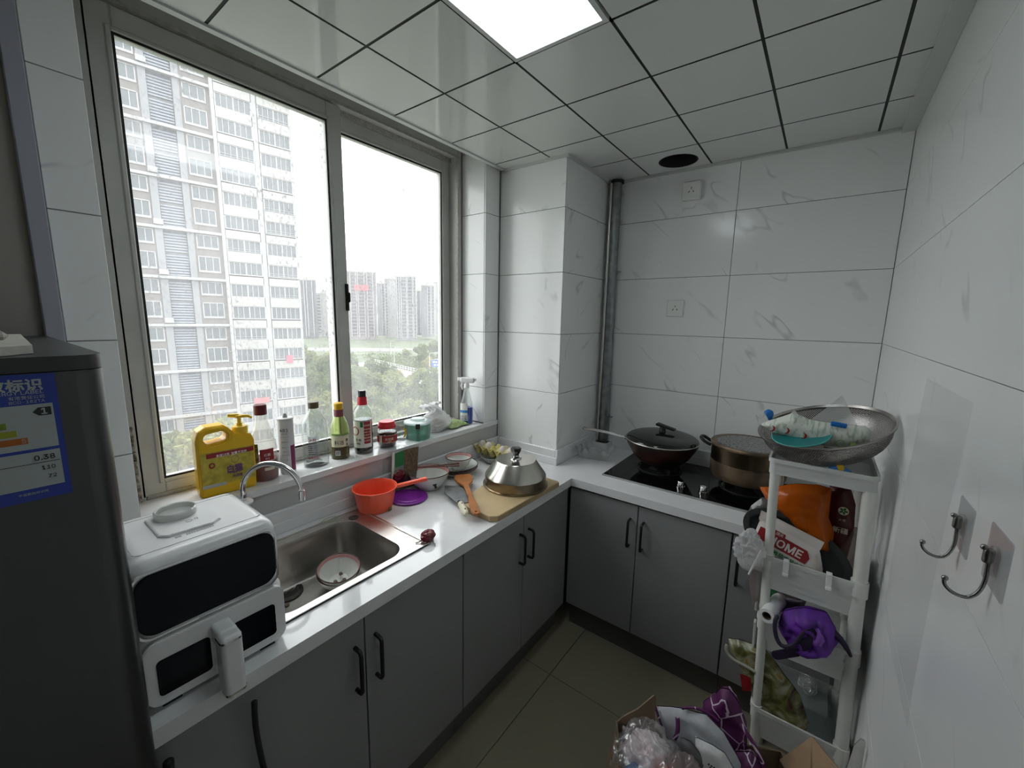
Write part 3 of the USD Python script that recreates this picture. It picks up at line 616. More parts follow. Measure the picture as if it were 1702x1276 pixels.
part(sg, 'pole', tube([(-.3, 0, 0), (-.3, 0, 10.4), (-.25, .6, 10.6)], .14, 8), 'pole_gray'); part(sg, 'board', bx(-.06, .06, -1.6, 1.6, 8.2, 10.2, .03), 'sign_blue', False)
part(sg, 'marks', [bx(.06, .075, a - .25, a + .25, z - .2, z + .2) for a, z in ((-1, 9.6), (-.3, 9.6), (.4, 9.6), (1.1, 9.6), (-.7, 8.8), (.1, 8.8), (.8, 8.8))] , 'white_print', False)

# trees
def tree_proto(name, leaf, seed, R, Hh, label, group, n=1500, ls=.34):
    r = np.random.default_rng(seed); t = thing(name, label, 'tree', (0, 0, -60), 0, group)
    part(t, 'trunk', cat(tube([(0, 0, 0), (.1, .05, Hh * .4), (0, .1, Hh * .75)], [.22, .16, .06], 8), *[tube([(0, 0, Hh * .35), (R * .5 * math.cos(a), R * .5 * math.sin(a), Hh * .7)], [.09, .03], 6) for a in np.arange(5) * 1.26]), 'bark')
    blobs = [(r.normal(0, R * .36, 3) * (1, 1, .7), R * r.uniform(.35, .62)) for _ in range(9)]
    P = []
    for c, q in blobs:
        d = r.normal(size=(n // 9, 3)); d /= np.linalg.norm(d, axis=1)[:, None]; P.append(c + d * q * r.uniform(.75, 1.05, (len(d), 1)))
    P = np.vstack(P); P[:, 2] = P[:, 2] * .9 + Hh - R * .8; P[:, 2] = np.maximum(P[:, 2], Hh * .18)
    u = r.normal(size=P.shape); u /= np.linalg.norm(u, axis=1)[:, None]; w2 = np.cross(u, r.normal(size=P.shape)); w2 /= np.linalg.norm(w2, axis=1)[:, None]
    s_ = ls * r.uniform(.6, 1.4, (len(P), 1)); v = np.stack([P - u * s_, P + w2 * s_ * .55, P + u * s_, P - w2 * s_ * .55], 1).reshape(-1, 3)
    i = np.arange(len(P))[:, None] * 4; f_ = np.vstack([i + [0, 1, 2], i + [0, 2, 3]])
    part(t, 'crown', trimesh.Trimesh(v, f_, process=False), leaf, False); return t
def move(t, loc, rz=0, s=1):
    x = UsdGeom.Xformable(stage.GetPrimAtPath(t)); x.ClearXformOpOrder()
    for o in list(stage.GetPrimAtPath(t).GetAuthoredPropertyNames()):
        if o.startswith('xformOp'): stage.GetPrimAtPath(t).RemoveProperty(o)
    x.AddTranslateOp().Set(Gf.Vec3d(*map(float, loc))); x.AddRotateZOp().Set(math.degrees(rz)); x.AddScaleOp().Set(Gf.Vec3f(s, s, s))
protos = [tree_proto('leafy_tree', 'leaf_mid', 1, 3.2, 7.5, 'one of the green trees crowding the ground below the window', 'green trees below the window'),
          tree_proto('pale_tree', 'leaf_pale', 2, 3.0, 6.5, 'one of the pale green trees among the greenery below the window', 'pale trees below the window'),
          tree_proto('yellow_tree', 'leaf_yellow', 3, 2.2, 4.8, 'one of the yellowish trees by the road outside', 'yellowish trees by the road')]
rt = np.random.default_rng(11); placed = [False] * 3; spots = []
tries = 0; RAD = (3.5, 3.3, 2.5)
def free(p):
    lc = p - np.array([-60, 0]); th_ = math.radians(9.44); out = lc[0] * math.cos(th_) - lc[1] * math.sin(th_); u_ = lc[0] * math.sin(th_) + lc[1] * math.cos(th_)
    qc = abs(np.dot(p - C1, np.array([-(C2 - C1)[1], (C2 - C1)[0]]) / np.linalg.norm(C2 - C1)))
    return qc > 10 and p[0] > -250 and not (-18 < out < 6 and u_ < 31)
while len(spots) < 90 and tries < 9000:
    tries += 1
    az = math.radians(rt.uniform(43, 70)); d_ = rt.uniform(58, 230) if len(spots) > 45 else rt.uniform(58, 135)
    p = np.array([1.1 - math.sin(az) * d_, -2 + math.cos(az) * d_]); qa = abs(np.dot(p - A, nr_))
    k = 2 if (qa < 18 and rt.random() < .6) else (1 if rt.random() < .45 else 0); s = rt.uniform(.8, 1.3); r_ = RAD[k] * s
    if qa < 7.5 + r_ or not free(p) or any(np.hypot(*(p - q[0])) < r_ + q[1] for q in spots): continue
    if np.hypot(p[0] + 51.5, p[1] - 12.2) < r_ + 5 or np.hypot(p[0] + 48.5, p[1] - 29.0) < r_ + 5 or np.hypot(p[0] + 84.3, p[1] - 76.9) < r_ + 2: continue
    spots.append((p, r_, k, s))
for p, r_, k, s in spots:
    if not placed[k]: move(protos[k], (*p, GZ), rt.uniform(0, 6), s); placed[k] = True
    else: dup(protos[k], (*p, GZ), rt.uniform(0, 6), scale=(s, s, s))
bt = tree_proto('pale_tree', 'leaf_pale', 8, 4.2, 11.5, 'big pale green tree in front of the foot of the apartment tower', None, 2600, .36); move(bt, (-51.5, 12.2, GZ), .4)
bt = tree_proto('leafy_tree', 'leaf_mid', 9, 4.0, 9.5, 'green tree at the right-hand foot of the apartment tower', None, 2200, .36); move(bt, (-48.5, 29.0, GZ), .4)

# low greenery filling the ground between the trees
ru = np.random.default_rng(21); az = np.radians(ru.uniform(42, 71, 60000)); dd = 52 + 180 * ru.random(60000) ** 1.3; P = np.c_[1.1 - np.sin(az) * dd, -2 + np.cos(az) * dd]
ok = (np.abs((P - A) @ nr_) > 7.6) & np.array([free(q) for q in P]); P = P[ok][:26000]
hh = np.clip(meshkit.noise(np.c_[P * .16, np.zeros(len(P))], 4) * 3.2 - .3, .1, 3) * ru.uniform(.5, 1, len(P)); c_ = np.c_[P, GZ + hh]
u = ru.normal(size=c_.shape); u /= np.linalg.norm(u, axis=1)[:, None]; w2 = np.cross(u, ru.normal(size=c_.shape)); w2 /= np.linalg.norm(w2, axis=1)[:, None]; s_ = .55 * ru.uniform(.6, 1.5, (len(c_), 1))
v = np.stack([c_ - u * s_, c_ + w2 * s_ * .55, c_ + u * s_, c_ - w2 * s_ * .55], 1).reshape(-1, 3); i = np.arange(len(c_))[:, None] * 4
part(g, 'undergrowth', trimesh.Trimesh(v, np.vstack([i + [0, 1, 2], i + [0, 2, 3]]), process=False), 'leaf_mid', False, kind='stuff')

# ================================================================ THINGS ON THE SILL
ZS = .966
def facing(x, y): return math.atan2(EYE[1] - y, EYE[0] - x)     # the way a label is turned towards the room
mat('clear_glass', {'p': ('principled_bsdf', {'base_color': (.97, .98, .97), 'roughness': .02, 'ior': 1.45, 'transmission_weight': 1.0})}, [], 'p.BSDF')
clear('clear_bottle', (.95, .965, .96), .03, .05)
clear('frost_bottle', (.96, .96, .95), .03, .12, .07, (.8, .82, .76))
clear('green_bottle', (.86, .90, .70), .03, .05, .06, (.6, .66, .36))
clear('tinted_green', (.55, .72, .66), .04, .06, .25, (.33, .50, .45))
clear('lid_clear', (.85, .9, .9), .05, .06, .35, (.75, .8, .8))
clear('bag_clear', (.93, .93, .93), .07, .12, .12, (.85, .85, .85), bump=(40, .5))
clear('bag_white', (.9, .9, .9), .06, .2, .55, (.85, .85, .86), bump=(40, .4))
clear('bag_pinkish', (.86, .8, .79), .07, .2, .35, (.5, .43, .42), bump=(40, .4))
clear('film', (.96, .96, .96), .04, .1, .05, (.9, .9, .9))
clear('vinegar', (.34, .012, .008), .02, .05, .6, (.24, .008, .006)); pr('soy_dark', (.012, .008, .006), .08); pr('red_brown', (.10, .014, .008), .12, var=(90, .5)); clear('wine_brown', (.30, .06, .02), .02, .05, .6, (.14, .02, .008)); pr('blue_liquid', (.012, .055, .42), .12)
pr('jug_yellow', (.82, .50, .004), .3); pr('jug_label', (.62, .50, .06), .25, .2, var=(60, .4)); pr('pump_yellow', (.78, .52, .03), .35)
pr('maroon', (.13, .008, .018), .35); pr('label_red', (.30, .014, .02), .4); pr('cap_brown', (.10, .075, .04), .4); pr('cap_yellow', (.72, .42, .01), .4); pr('cap_red', (.62, .02, .035), .35); pr('cap_purple', (.22, .05, .075), .4)
pr('label_cream', (.68, .64, .46), .5); pr('label_green', (.22, .36, .10), .5); pr('label_white', (.70, .70, .66), .5); pr('green_print', (.01, .16, .04), .5); pr('purple_print', (.14, .05, .16), .5); pr('label_silver', (.5, .5, .48), .3, .6)
pr('spray_white', (.80, .80, .80), .35); pr('label_blue', (.05, .22, .55), .4); pr('sealant_white', (.66, .66, .66), .35); pr('sealant_gray', (.36, .36, .36), .4); pr('plum', (.22, .03, .10), .45)
pr('herb_mix', (.30, .25, .12), .8, var=(120, .7)); pr('leaf_pack', (.18, .34, .06), .4, var=(70, .8, 3, (.5, .55, .3))); pr('snack_mix', (.20, .12, .06), .6, var=(110, .8)); pr('dark_veg', (.12, .10, .08), .7, var=(60, .6))
def texts(parent, rows, R, ang, m, cjk=True):
    """rows of small printing (z, height, text) wrapped round a bottle"""
    part(parent, 'lettering', cat(*[wrap(text(t, h, cjk=cjk, center=True).apply_translation((0, z, 0)), R, ang) for z, h, t in rows]), m, False)

# yellow detergent jug
jy = -1.520; jx = -.378; ja = PI / 2 - .10
J = thing('detergent_jug', 'yellow plastic detergent jug with a grip hole and pump, leftmost on the window sill', 'jug', (jx, jy + .006, ZS), ja - PI / 2); UsdGeom.Xformable(stage.GetPrimAtPath(J)).AddScaleOp().Set(Gf.Vec3f(1, .90, 1))
out = Polygon([(-.082, .006), (-.076, 0), (.074, 0), (.080, .006), (.083, .10), (.083, .158), (.076, .175), (.055, .182), (.048, .186), (.026, .186), (.010, .205), (-.004, .216), (-.055, .216), (-.074, .205), (-.082, .18), (-.083, .10)]).buffer(.004, 6)
hole_ = LineString([(-.047, .182), (-.012, .186)]).buffer(.0155, 8).union(Polygon([(-.05, .170), (.004, .176), (-.008, .198), (-.046, .198)])).buffer(-.004).buffer(.004)
body = frame(soft_ext(out.difference(hole_), .074, .016, 5), (0, 0, 0), (0, 1, 0), (0, 0, 1)); part(J, 'body', body, 'jug_yellow', 40)
part(J, 'label', bx(.0372, .0376, -.079, .079, .036, .142), 'jug_label', False, label='gold foil label')
part(J, 'label_banner', bx(.0378, .0381, -.062, .079, .124, .139), 'label_red', False)
part(J, 'label_foot', bx(.0377, .0379, -.079, -.01, .030, .040), 'label_silver', False)
part(J, 'lettering', frame(text('多送18克  加量不加价', .0085, cjk=True, bold=1, center=True), (.0382, .012, .128), (0, 1, 0), (0, 0, 1)), 'white_print', False)
part(J, 'lettering', [frame(text('白猫', .022, cjk=True, bold=3, center=True), (.0379, .018, .078), (0, 1, 0), (0, 0, 1)), frame(text('柠檬红茶', .008, cjk=True, bold=1, center=True), (.0379, .018, .066), (0, 1, 0), (0, 0, 1)), frame(text('洗洁精', .009, cjk=True, bold=1, center=True), (.0379, .024, .053), (0, 1, 0), (0, 0, 1))], 'purple_print', False)
for r0, r1, yy, zz, mm in ((.012, .0108, .020, .108, 'purple_print'), (.009, .005, -.048, .100, 'label_red')):
    part(J, 'label_badge', frame(ext(Point(0, 0).buffer(r0, 16).difference(Point(0, 0).buffer(r1, 16)), .0003), (.0379, yy, zz), (0, 1, 0), (0, 0, 1)), mm, False)
part(J, 'pump', [at(lathe([(0, .180), (.024, .180), (.025, .198), (.022, .204), (.009, .206), (.009, .214), (0, .214)], 24), (0, .052, 0))], 'pump_yellow')
part(J, 'pump_head', [at(lathe([(0, .212), (.006, .212), (.006, .230), (.012, .232), (.012, .240), (0, .242)], 20), (0, .052, 0)), tube([(0, .052, .236), (.01, .08, .235), (.016, .088, .228)], [.006, .005, .004], 8), tube([(0, .052, .238), (-.012, .022, .240)], [.008, .006], 8)], 'pump_yellow')
# red-capped sauce bottle, half full
def bottle(name, label, x, y, prof, glass, liq=None, liqmat=None, cap=None, capmat=None, n=36, sq=None):
    b = thing(name, label, 'bottle', (x, y, ZS), facing(x, y))
    m = shell(prof, .0016, n)
    if sq: m.vertices[:, 0] *= sq[0]; m.vertices[:, 1] *= sq[1]
    part(b, 'bottle_body', m, glass, 40)
    if liq:
        p = np.array(prof); rr = np.interp(liq, p[:, 1], p[:, 0]); pl = [(0, p[0, 1] + .002)] + [(r - .002, max(z, p[0, 1] + .002)) for r, z in prof if z < liq] + [(rr - .002, liq), (0, liq)]
        l = lathe(pl, n)
        if sq: l.vertices[:, 0] *= sq[0]; l.vertices[:, 1] *= sq[1]
        part(b, 'liquid', l, liqmat, 40)
    if cap: part(b, 'cap', lathe([(0, cap[0])] + [(cap[2], cap[0]), (cap[3], cap[1] - .002), (cap[3] - .002, cap[1]), (0, cap[1])], 28), capmat, 40)
    return b
B = bottle('sauce_bottle', 'clear sauce bottle with a dark red cap and red liquid, beside the yellow jug', -.385, -1.398, [(.036, 0), (.042, .004), (.0425, .06), (.042, .11), (.036, .145), (.024, .185), (.0175, .215), (.0165, .25)], 'frost_bottle', .072, 'vinegar', (.228, .262, .0195, .0195), 'maroon')
part(B, 'label', band(.0431, .075, .115, -.25, .75), 'label_red', True); part(B, 'label_foot', band(.0431, .04, .05, .0, .75), 'label_cream', True); part(B, 'label_back', band(.0431, .06, .135, -1.1, -.35), 'herb_mix', True)
texts(B, [(.095, .009, '红醋'), (.082, .006, '浙江')], .0436, .25, 'white_print')
# sealant cartridge
Sx = thing('sealant_tube', 'white sealant cartridge standing upside down between the red-capped and the clear bottle', 'sealant tube', (-.380, -1.322, ZS), facing(-.38, -1.322))
part(Sx, 'cartridge', lathe([(0, 0), (.0235, 0), (.0255, .004), (.0255, .196), (.027, .198), (.027, .203), (.024, .205), (0, .205)], 32), 'sealant_white'); part(Sx, 'nozzle', lathe([(0, .205), (.008, .205), (.0075, .212), (.004, .219), (0, .220)], 16), 'sealant_gray')
part(Sx, 'stripe', [band(.0257, .02, .105, .45, 1.2), band(.0257, .012, .02, -.3, 1.2)], 'plum', True)
texts(Sx, [(.163, .011, '681')], .026, -.25, 'black_print', False)
texts(Sx, [(.150, .004, '中性硅酮'), (.138, .003, 'SILICONE SEALANT'), (.12, .004, '防霉密封胶'), (.10, .003, '耐候 透明 白色'), (.085, .004, '使用方法'), (.072, .003, '施工前清洁表面'), (.055, .004, '净含量')], .026, -.2, 'gray_print')
# clear square plastic bottle
B = bottle('white_vinegar_bottle', 'clear plastic bottle with a brown cap and white printed label, nearly empty', -.372, -1.222, [(.038, 0), (.045, .006), (.045, .045), (.0437, .05), (.045, .055), (.045, .15), (.042, .172), (.026, .203), (.016, .215), (.015, .235)], 'clear_bottle', .012, 'clear_bottle', (.224, .247, .0185, .0185), 'cap_brown', sq=(.86, 1.0))
part(B, 'label', band(.0455, .036, .125, -.55, .30, t=.0003), 'film', True)
texts(B, [(.112, .011, '米醋'), (.044, .008, '食用白醋')], .0460, -.2, 'red_print'); texts(B, [(.098, .004, '产品名称白醋'), (.090, .004, '配料水大米食盐'), (.082, .004, '净含量八百毫升'), (.074, .004, '保质期二十四月'), (.066, .004, '贮存阴凉干燥处'), (.058, .004, '生产日期见瓶口'), (.030, .007, '▮▮▯▮ ▮▯▮')], .0460, -.2, 'black_print')
# yellow-capped cooking wine
B = bottle('cooking_wine_bottle', 'small bottle with a yellow cap and cream label, in front of the window post', -.388, -1.114, [(.030, 0), (.035, .004), (.0355, .12), (.031, .143), (.02, .168), (.0165, .18), (.016, .205)], 'green_bottle', .052, 'wine_brown', (.198, .224, .0165, .0175), 'cap_yellow')
part(B, 'neck_wrap', band(.0178, .170, .198, n=24, t=.0006), 'cap_purple', True); part(B, 'label', band(.0360, .052, .098, -1.0, 1.2), 'label_cream', True); part(B, 'label_stripe', band(.0362, .098, .106, -1.0, 1.1), 'label_green', True); part(B, 'barcode', [band(.0362, .018, .038, -.55, .0)], 'label_white', True)
part(B, 'lettering', [wrap(bx(-.008 + k * .0024, -.0068 + k * .0024, .021, .036, 0, .0003), .0367, -.28) for k in range(7)], 'black_print', False); texts(B, [(.070, .016, '料酒')], .0366, -.1, 'cap_brown'); texts(B, [(.078, .012, '黄'), (.060, .010, '酒')], .0366, .75, 'black_print')
# soy sauce
B = bottle('soy_sauce_bottle', 'soy sauce bottle with a black cap and red neck band, right of the window post', -.378, -1.014, [(.034, 0), (.038, .004), (.0385, .06), (.0375, .15), (.038, .165), (.036, .178), (.026, .195), (.018, .205), (.0155, .235)], 'clear_bottle', .142, 'soy_dark', (.238, .262, .0145, .0155), 'black_plastic')
part(B, 'neck_band', lathe([(.0192, .203), (.0172, .236), (.0160, .236), (.0178, .203), (.0192, .203)], 28), 'cap_red'); part(B, 'label', band(.0392, .028, .140, -1.3, .95), 'label_white', True); part(B, 'label_panel', band(.0395, .045, .138, .05, .75), 'label_red', True)
part(B, 'label_badge', [band(.0395, .115, .138, -.30, -.02)], 'green_print', True); part(B, 'label_ring', wrap(ext(Point(0, 0).buffer(.019, 20).difference(Point(0, 0).buffer(.0145, 20)), .0003).apply_translation((0, .098, 0)), .0395, -.92), 'label_red', False)
texts(B, [(.122, .008, '海鲜酱油'), (.106, .006, '酿造特级'), (.094, .006, '鲜味十足'), (.082, .006, '炒菜凉拌'), (.070, .006, '蘸食更香'), (.058, .006, '五百毫升')], .0400, .40, 'label_cream'); texts(B, [(.062, .011, '生抽'), (.046, .008, '特级')], .0397, -.55, 'black_print')
# red-lidded chili jar
B = thing('chili_jar', 'squat chili sauce jar with a red lid and red label', 'jar', (-.368, -.905, ZS), facing(-.368, -.905))
pj_ = [(.030, 0), (.038, .006), (.0435, .03), (.0435, .06), (.038, .080), (.033, .086), (.033, .092)]
part(B, 'jar_body', shell(pj_, .0015, 36), 'clear_bottle', 40); part(B, 'sauce', lathe([(0, .002), (.028, .002), (.036, .008), (.0415, .03), (.0415, .052), (.0395, .067), (0, .069)], 36), 'red_brown', 40)
part(B, 'lid', lathe([(0, .086), (.0385, .086), (.0385, .098), (.035, .102), (.033, .112), (.031, .114), (0, .113)], 36), 'cap_red', 30); part(B, 'label', [band(.0440, .028, .058, -1.2, 1.3)], 'label_red', True); part(B, 'label_edge', [band(.0442, .026, .028, -1.2, 1.3), band(.0442, .058, .0595, -1.2, 1.3), band(.0442, .028, .058, -.78, -.5)], 'label_cream', True); texts(B, [(.043, .011, '香辣酱'), (.033, .005, '油辣椒')], .0445, .2, 'label_cream')
# empty clear cup with a gold sticker
B = thing('plastic_cup', 'clear empty plastic cup with a small gold sticker between jar and green container', 'cup', (-.402, -.800, ZS), facing(-.40, -.80))
part(B, 'cup_body', shell([(.028, 0), (.030, .002), (.036, .074), (.0375, .078)], .0012, 32), 'clear_bottle', 40); part(B, 'sticker', wrap(ext(LineString([(-.004, .022), (.004, .034), (.002, .052), (-.005, .060)]).buffer(.004), .0004), .0345, .45), 'cap_yellow', False)
# green container
B = thing('food_container', 'round translucent green container with a clear lid and dark clasp at the sill edge', 'container', (-.365, -.735, ZS), facing(-.365, -.735))
part(B, 'container_body', shell([(.054, 0), (.056, .003), (.060, .074), (.062, .076)], .002, 44), 'tinted_green', 40); part(B, 'lid', lathe([(0, .074), (.0635, .074), (.0645, .078), (.063, .083), (.05, .087), (.035, .088), (.03, .096), (.012, .097), (0, .097)], 44), 'lid_clear', 30)
part(B, 'clasp', bx(.060, .068, -.010, .010, .060, .082, .002), 'black_plastic'); part(B, 'handle_strip', bx(.057, .0645, -.0095, .0095, .002, .060, .002), 'tinted_green')
# knotted white bag with dry herbs
B = thing('knotted_bag', 'knotted white plastic bag of dry goods behind the green container', 'plastic bag', (-.405, -.585, ZS), .3)
m = crumple((.058, .085, .052), 4, .28, 2.0, 4); m.vertices[:, 2] = np.maximum(m.vertices[:, 2] + .042, .001); part(B, 'bag_body', m, 'bag_white', True)
m = crumple((.040, .062, .028), 6, .2, 2.0, 3); m.vertices[:, 2] = np.maximum(m.vertices[:, 2] + .028, .003); part(B, 'contents', m, 'herb_mix', True)
for sgn, yy in ((-1, -.055), (1, -.0)):
    f = lambda u, v, s=sgn, y0=yy: (.02 * np.sin(3 * PI * v + s) + .012 * (u - .5), y0 + (u - .5) * .034 * (1 + .6 * np.sin(2.5 * v)) + (-.055 if s < 0 else -.012) * v + .008 * np.sin(9 * v), .080 + .062 * np.sin(PI * np.minimum(v * .75, .62)) + .006 * np.sin(14 * u + 5 * v))
    part(B, 'bag_ear', sheet(f, 10, 22, .001), 'bag_white', True)
m = crumple((.020, .024, .018), 5, .5, 3, 3); m.apply_translation((0, -.02, .094)); part(B, 'knot', m, 'bag_white', True)
# green leafy packet
f = lambda u, v: ((u - .5) * .085 + .006 * np.sin(7 * v), (v - .5) * .13, .012 + .026 * np.sin(PI * u) * np.sin(PI * v) ** .7 + .006 * fb(u * 5, v * 6, 1 + 0 * u, 3))
single('vegetable_packet', sheet(f, 20, 24, .004).apply_translation((-.385, -.475, ZS - .004)), 'leaf_pack', 'crumpled green leafy vegetable packet lying beside the spray bottle', 'packet', smooth=True)
# spray bottle
B = thing('spray_bottle', 'clear trigger spray bottle of blue cleaner in the sill corner', 'spray bottle', (-.378, -.388, ZS), facing(-.378, -.388) - .25)
prof = [(.030, 0), (.035, .006), (.036, .06), (.034, .11), (.022, .15), (.0135, .19), (.0125, .21)]
m = shell(prof, .0015, 36); m.vertices[:, 0] *= .72; part(B, 'bottle_body', m, 'clear_bottle', 40)
l = lathe([(0, .002), (.028, .002), (.0325, .007), (.0340, .06), (.0332, .092), (0, .092)], 36); l.vertices[:, 0] *= .70; part(B, 'liquid', l, 'blue_liquid', 40)
lb = band(.0366, .02, .115, -.95, .35, t=.0003); lb.vertices[:, 0] = lb.vertices[:, 0] * .73 + .0008; part(B, 'label', lb, 'label_white', True); lb = band(.0370, .064, .078, -.95, .35, t=.0003); lb.vertices[:, 0] = lb.vertices[:, 0] * .73 + .0012; part(B, 'label_stripe', lb, 'label_blue', True)
lb = band(.0370, .022, .05, -.85, .2, t=.0003); lb.vertices[:, 0] = lb.vertices[:, 0] * .73 + .0012; part(B, 'label_picture', lb, pr('label_picture', (.10, .12, .35), .4, var=(110, .8, 3, (.65, .6, .55))), True)
part(B, 'collar', lathe([(0, .196), (.0145, .196), (.0145, .214), (.0125, .218), (0, .218)], 24), 'spray_white'); part(B, 'spray_head', [rbox(-.012, .012, -.034, .042, .222, .252, .008), rbox(-.006, .006, -.050, -.03, .232, .250, .005), bx(-.005, .005, .040, .052, .232, .248, .002), tube([(0, 0, .21), (0, 0, .23)], .011, 12)], 'spray_white'); part(B, 'trigger', tube([(0, -.022, .226), (0, -.028, .205), (0, -.022, .186)], [.006, .0055, .004], 10), 'spray_white')

# ================================================================ THINGS ON THE WORKTOP
pr('basin_red', (.93, .13, .06), .35, subsurface_weight=.15, subsurface_radius=(.02, .008, .004)); pr('lid_purple', (.20, .02, .30), .25); pr('ceramic', (.72, .74, .70), .12); pr('ceramic_pink', (.60, .30, .29), .15); pr('rim_dark', (.10, .045, .04), .3)
pr('egg_tray', (.62, .54, .20), .9, var=(40, .2)); pr('egg_shell', (.66, .60, .55), .5); pr('wood_light', (.58, .43, .24), .5, var=(9, .25)); pr('wood_orange', (.46, .16, .035), .35, var=(16, .35)); pr('chopstick_wood', (.11, .035, .03), .4)
pr('blade_steel', (.30, .31, .32), .38, .9, var=(30, .4)); pr('handle_cream', (.66, .62, .46), .4); pr('lid_steel', (.60, .57, .52), .22, 1.0, bump=(200, .02)); pr('lid_brown', (.36, .29, .20), .26, 1.0, var=(14, .45))
pr('ginger', (.30, .20, .08), .8, var=(80, .4)); pr('chili_red', (.13, .006, .012), .18); pr('stem', (.06, .05, .02), .7); pr('string_green', (.42, .47, .30), .6); pr('grime', (.14, .11, .08), .9)
Z = ZC + .0004
# red water ladle
B = thing('water_ladle', 'bright orange-red plastic ladle basin with a spout and long handle beside the sink', 'ladle', (-.204, -1.086, Z))
prof = [(.058, 0), (.062, .002), (.067, .02), (.077, .075), (.081, .086), (.083, .088)]
m = shell(prof, .002, 56); a = np.arctan2(m.vertices[:, 1], m.vertices[:, 0]); sp = np.exp(-((a - math.radians(-43)) / .10) ** 2) * np.clip((m.vertices[:, 2] - .06) / .025, 0, 1)
m.vertices[:, :2] *= (1 + .09 * sp)[:, None]; part(B, 'basin', m, 'basin_red', 40); part(B, 'rim', tube(arc((0, 0, .0875), .0825, 0, 2 * PI, 56, (1, 0, 0), (0, 1, 0))[:-1], .0022, 8, True), 'basin_red', True)
hd = np.array([.52, .85, 0]); hd = hd / np.linalg.norm(hd); n_ = np.array([-hd[1], hd[0], 0])
h_ = LineString([(0, 0), (.02, 0), (.125, 0)]).buffer(.011, cap_style=2); q = soft_ext(h_, .012, .004, 3)
part(B, 'handle', frame(q, hd * .076 + np.array([0, 0, .078]), hd + np.array([0, 0, .13]), n_), 'basin_red', 30)
# purple lid
B = thing('plastic_cover', 'round purple plastic lid lying flat beside the orange-red ladle', 'lid', (-.176, -.948, Z))
part(B, 'disc', lathe([(0, 0), (.074, 0), (.076, .002), (.076, .007), (.072, .0085), (.066, .006), (.05, .0062), (.047, .0075), (.044, .0062), (.02, .0062), (.018, .0072), (0, .0072)], 56), 'lid_purple', 30); part(B, 'pull_tab', ext(Point(-.080, .02).buffer(.012), .004).apply_translation((0, 0, .002)), 'lid_purple')
# bowls and plates
def bowl(name, label, loc, R, h, cat_='bowl', rot=None, group=None):
    b = thing(name, label, cat_, loc, rot=rot, group=group)
    pf = [(R * .48, 0), (R * .50, .004), (R * .52, .006), (R * .78, h * .38), (R * .93, h * .72), (R, h)]
    part(b, 'bowl_body', shell(pf, .003, 48), 'ceramic', 40)
    part(b, 'rim_line', tube(arc((0, 0, h), R - .0012, 0, 2 * PI, 64, (1, 0, 0), (0, 1, 0))[:-1], .0019, 6, True), 'rim_dark', True)
    z0 = h * .80; ri = np.interp(z0, [p[1] for p in pf], [p[0] for p in pf]) - .0034
    part(b, 'glaze_band', lathe([(ri - .0006, z0), (R - .0036, h - .001), (R - .0031, h - .001), (ri - .0001, z0)], 64), 'ceramic_pink', True); return b
b = bowl('noodle_bowl', 'large pale bowl with a pink inner rim carrying chopsticks, right of the ladle', (-.192, -.822, Z), .088, .075)
part(b, 'motif', [wrap(ext(Point(0, .042).buffer(.008).union(Point(.004, .030).buffer(.006)), .0006), .0765, -.42)], 'black_print', False)
for i, (da, lab) in enumerate(((0, 'dark brown chopstick lying across the large pale bowl, the nearer one'), (.02, 'dark brown chopstick lying across the large pale bowl, the farther one'))):
    p0, p1 = np.array([-.282 + da * .2, -.868 + da * .2, ZC + .0815]), np.array([-.128 - da, -.700 + da * .9, ZC + .0815 - .0])
    single('chopstick', tube([p0, p0 * .5 + p1 * .5, p1], [.0022, .003, .0036], 8), 'chopstick_wood', lab, 'chopstick', 'chopsticks on the large bowl', smooth=True)
for i, (z, R, lab) in enumerate(((0, .090, 'lowest white plate in the stack behind the chopsticks'), (.013, .099, 'middle dark-rimmed plate in the stack behind the chopsticks'), (.026, .101, 'top dark-rimmed plate in the stack, holding the small bowl'))):
    b = thing('dinner_plate', lab, 'plate', (-.222, -.622, Z + z), group='plates stacked on the worktop')
    part(b, 'plate_body', lathe([(0, 0), (R * .58, 0), (R * .60, .003), (R * .95, .016), (R, .020), (R - .001, .0215), (R * .93, .0185), (R * .6, .0065), (0, .005)], 56), 'ceramic', 40)
    if i: part(b, 'rim_line', tube(arc((0, 0, .0205), R - .0005, 0, 2 * PI, 64, (1, 0, 0), (0, 1, 0))[:-1], .0019, 6, True), 'rim_dark', True)
bowl('rice_bowl', 'small pale bowl with a pink inner rim standing on the plate stack', (-.196, -.634, Z + .0335), .0625, .058)
# egg tray on a gray bowl
B = thing('mixing_bowl', 'gray bowl under the yellow egg tray', 'bowl', (-.185, -.385, Z)); part(B, 'bowl_body', shell([(.04, 0), (.044, .003), (.066, .028), (.070, .034)], .002, 40), pr('bowl_gray', (.34, .36, .33), .35), 40); part(B, 'rim', tube(arc((0, 0, .034), .0695, 0, 2 * PI, 40, (1, 0, 0), (0, 1, 0))[:-1], .0018, 6, True), 'bowl_gray', True)
ex, ey, ez = -.195, -.385, ZC + .0385
B = thing('egg_tray', 'yellow pulp egg tray resting on a gray bowl in the corner', 'egg tray', (ex, ey, ez), -.06)
cs = .0485; NX, NY = 6, 2
u_, v_ = np.meshgrid(np.linspace(-NX / 2, NX / 2, NX * 10 + 1), np.linspace(-NY / 2, NY / 2, NY * 10 + 1), indexing='ij')
hgt = .022 - .020 * np.cos(2 * PI * (u_ + (.5 if NX % 2 else 0) + .5)) * .5 - .020 * np.cos(2 * PI * (v_ + .5 + (.5 if NY % 2 else 0))) * .5
hgt = np.clip(hgt * 1.25, .004, .055)
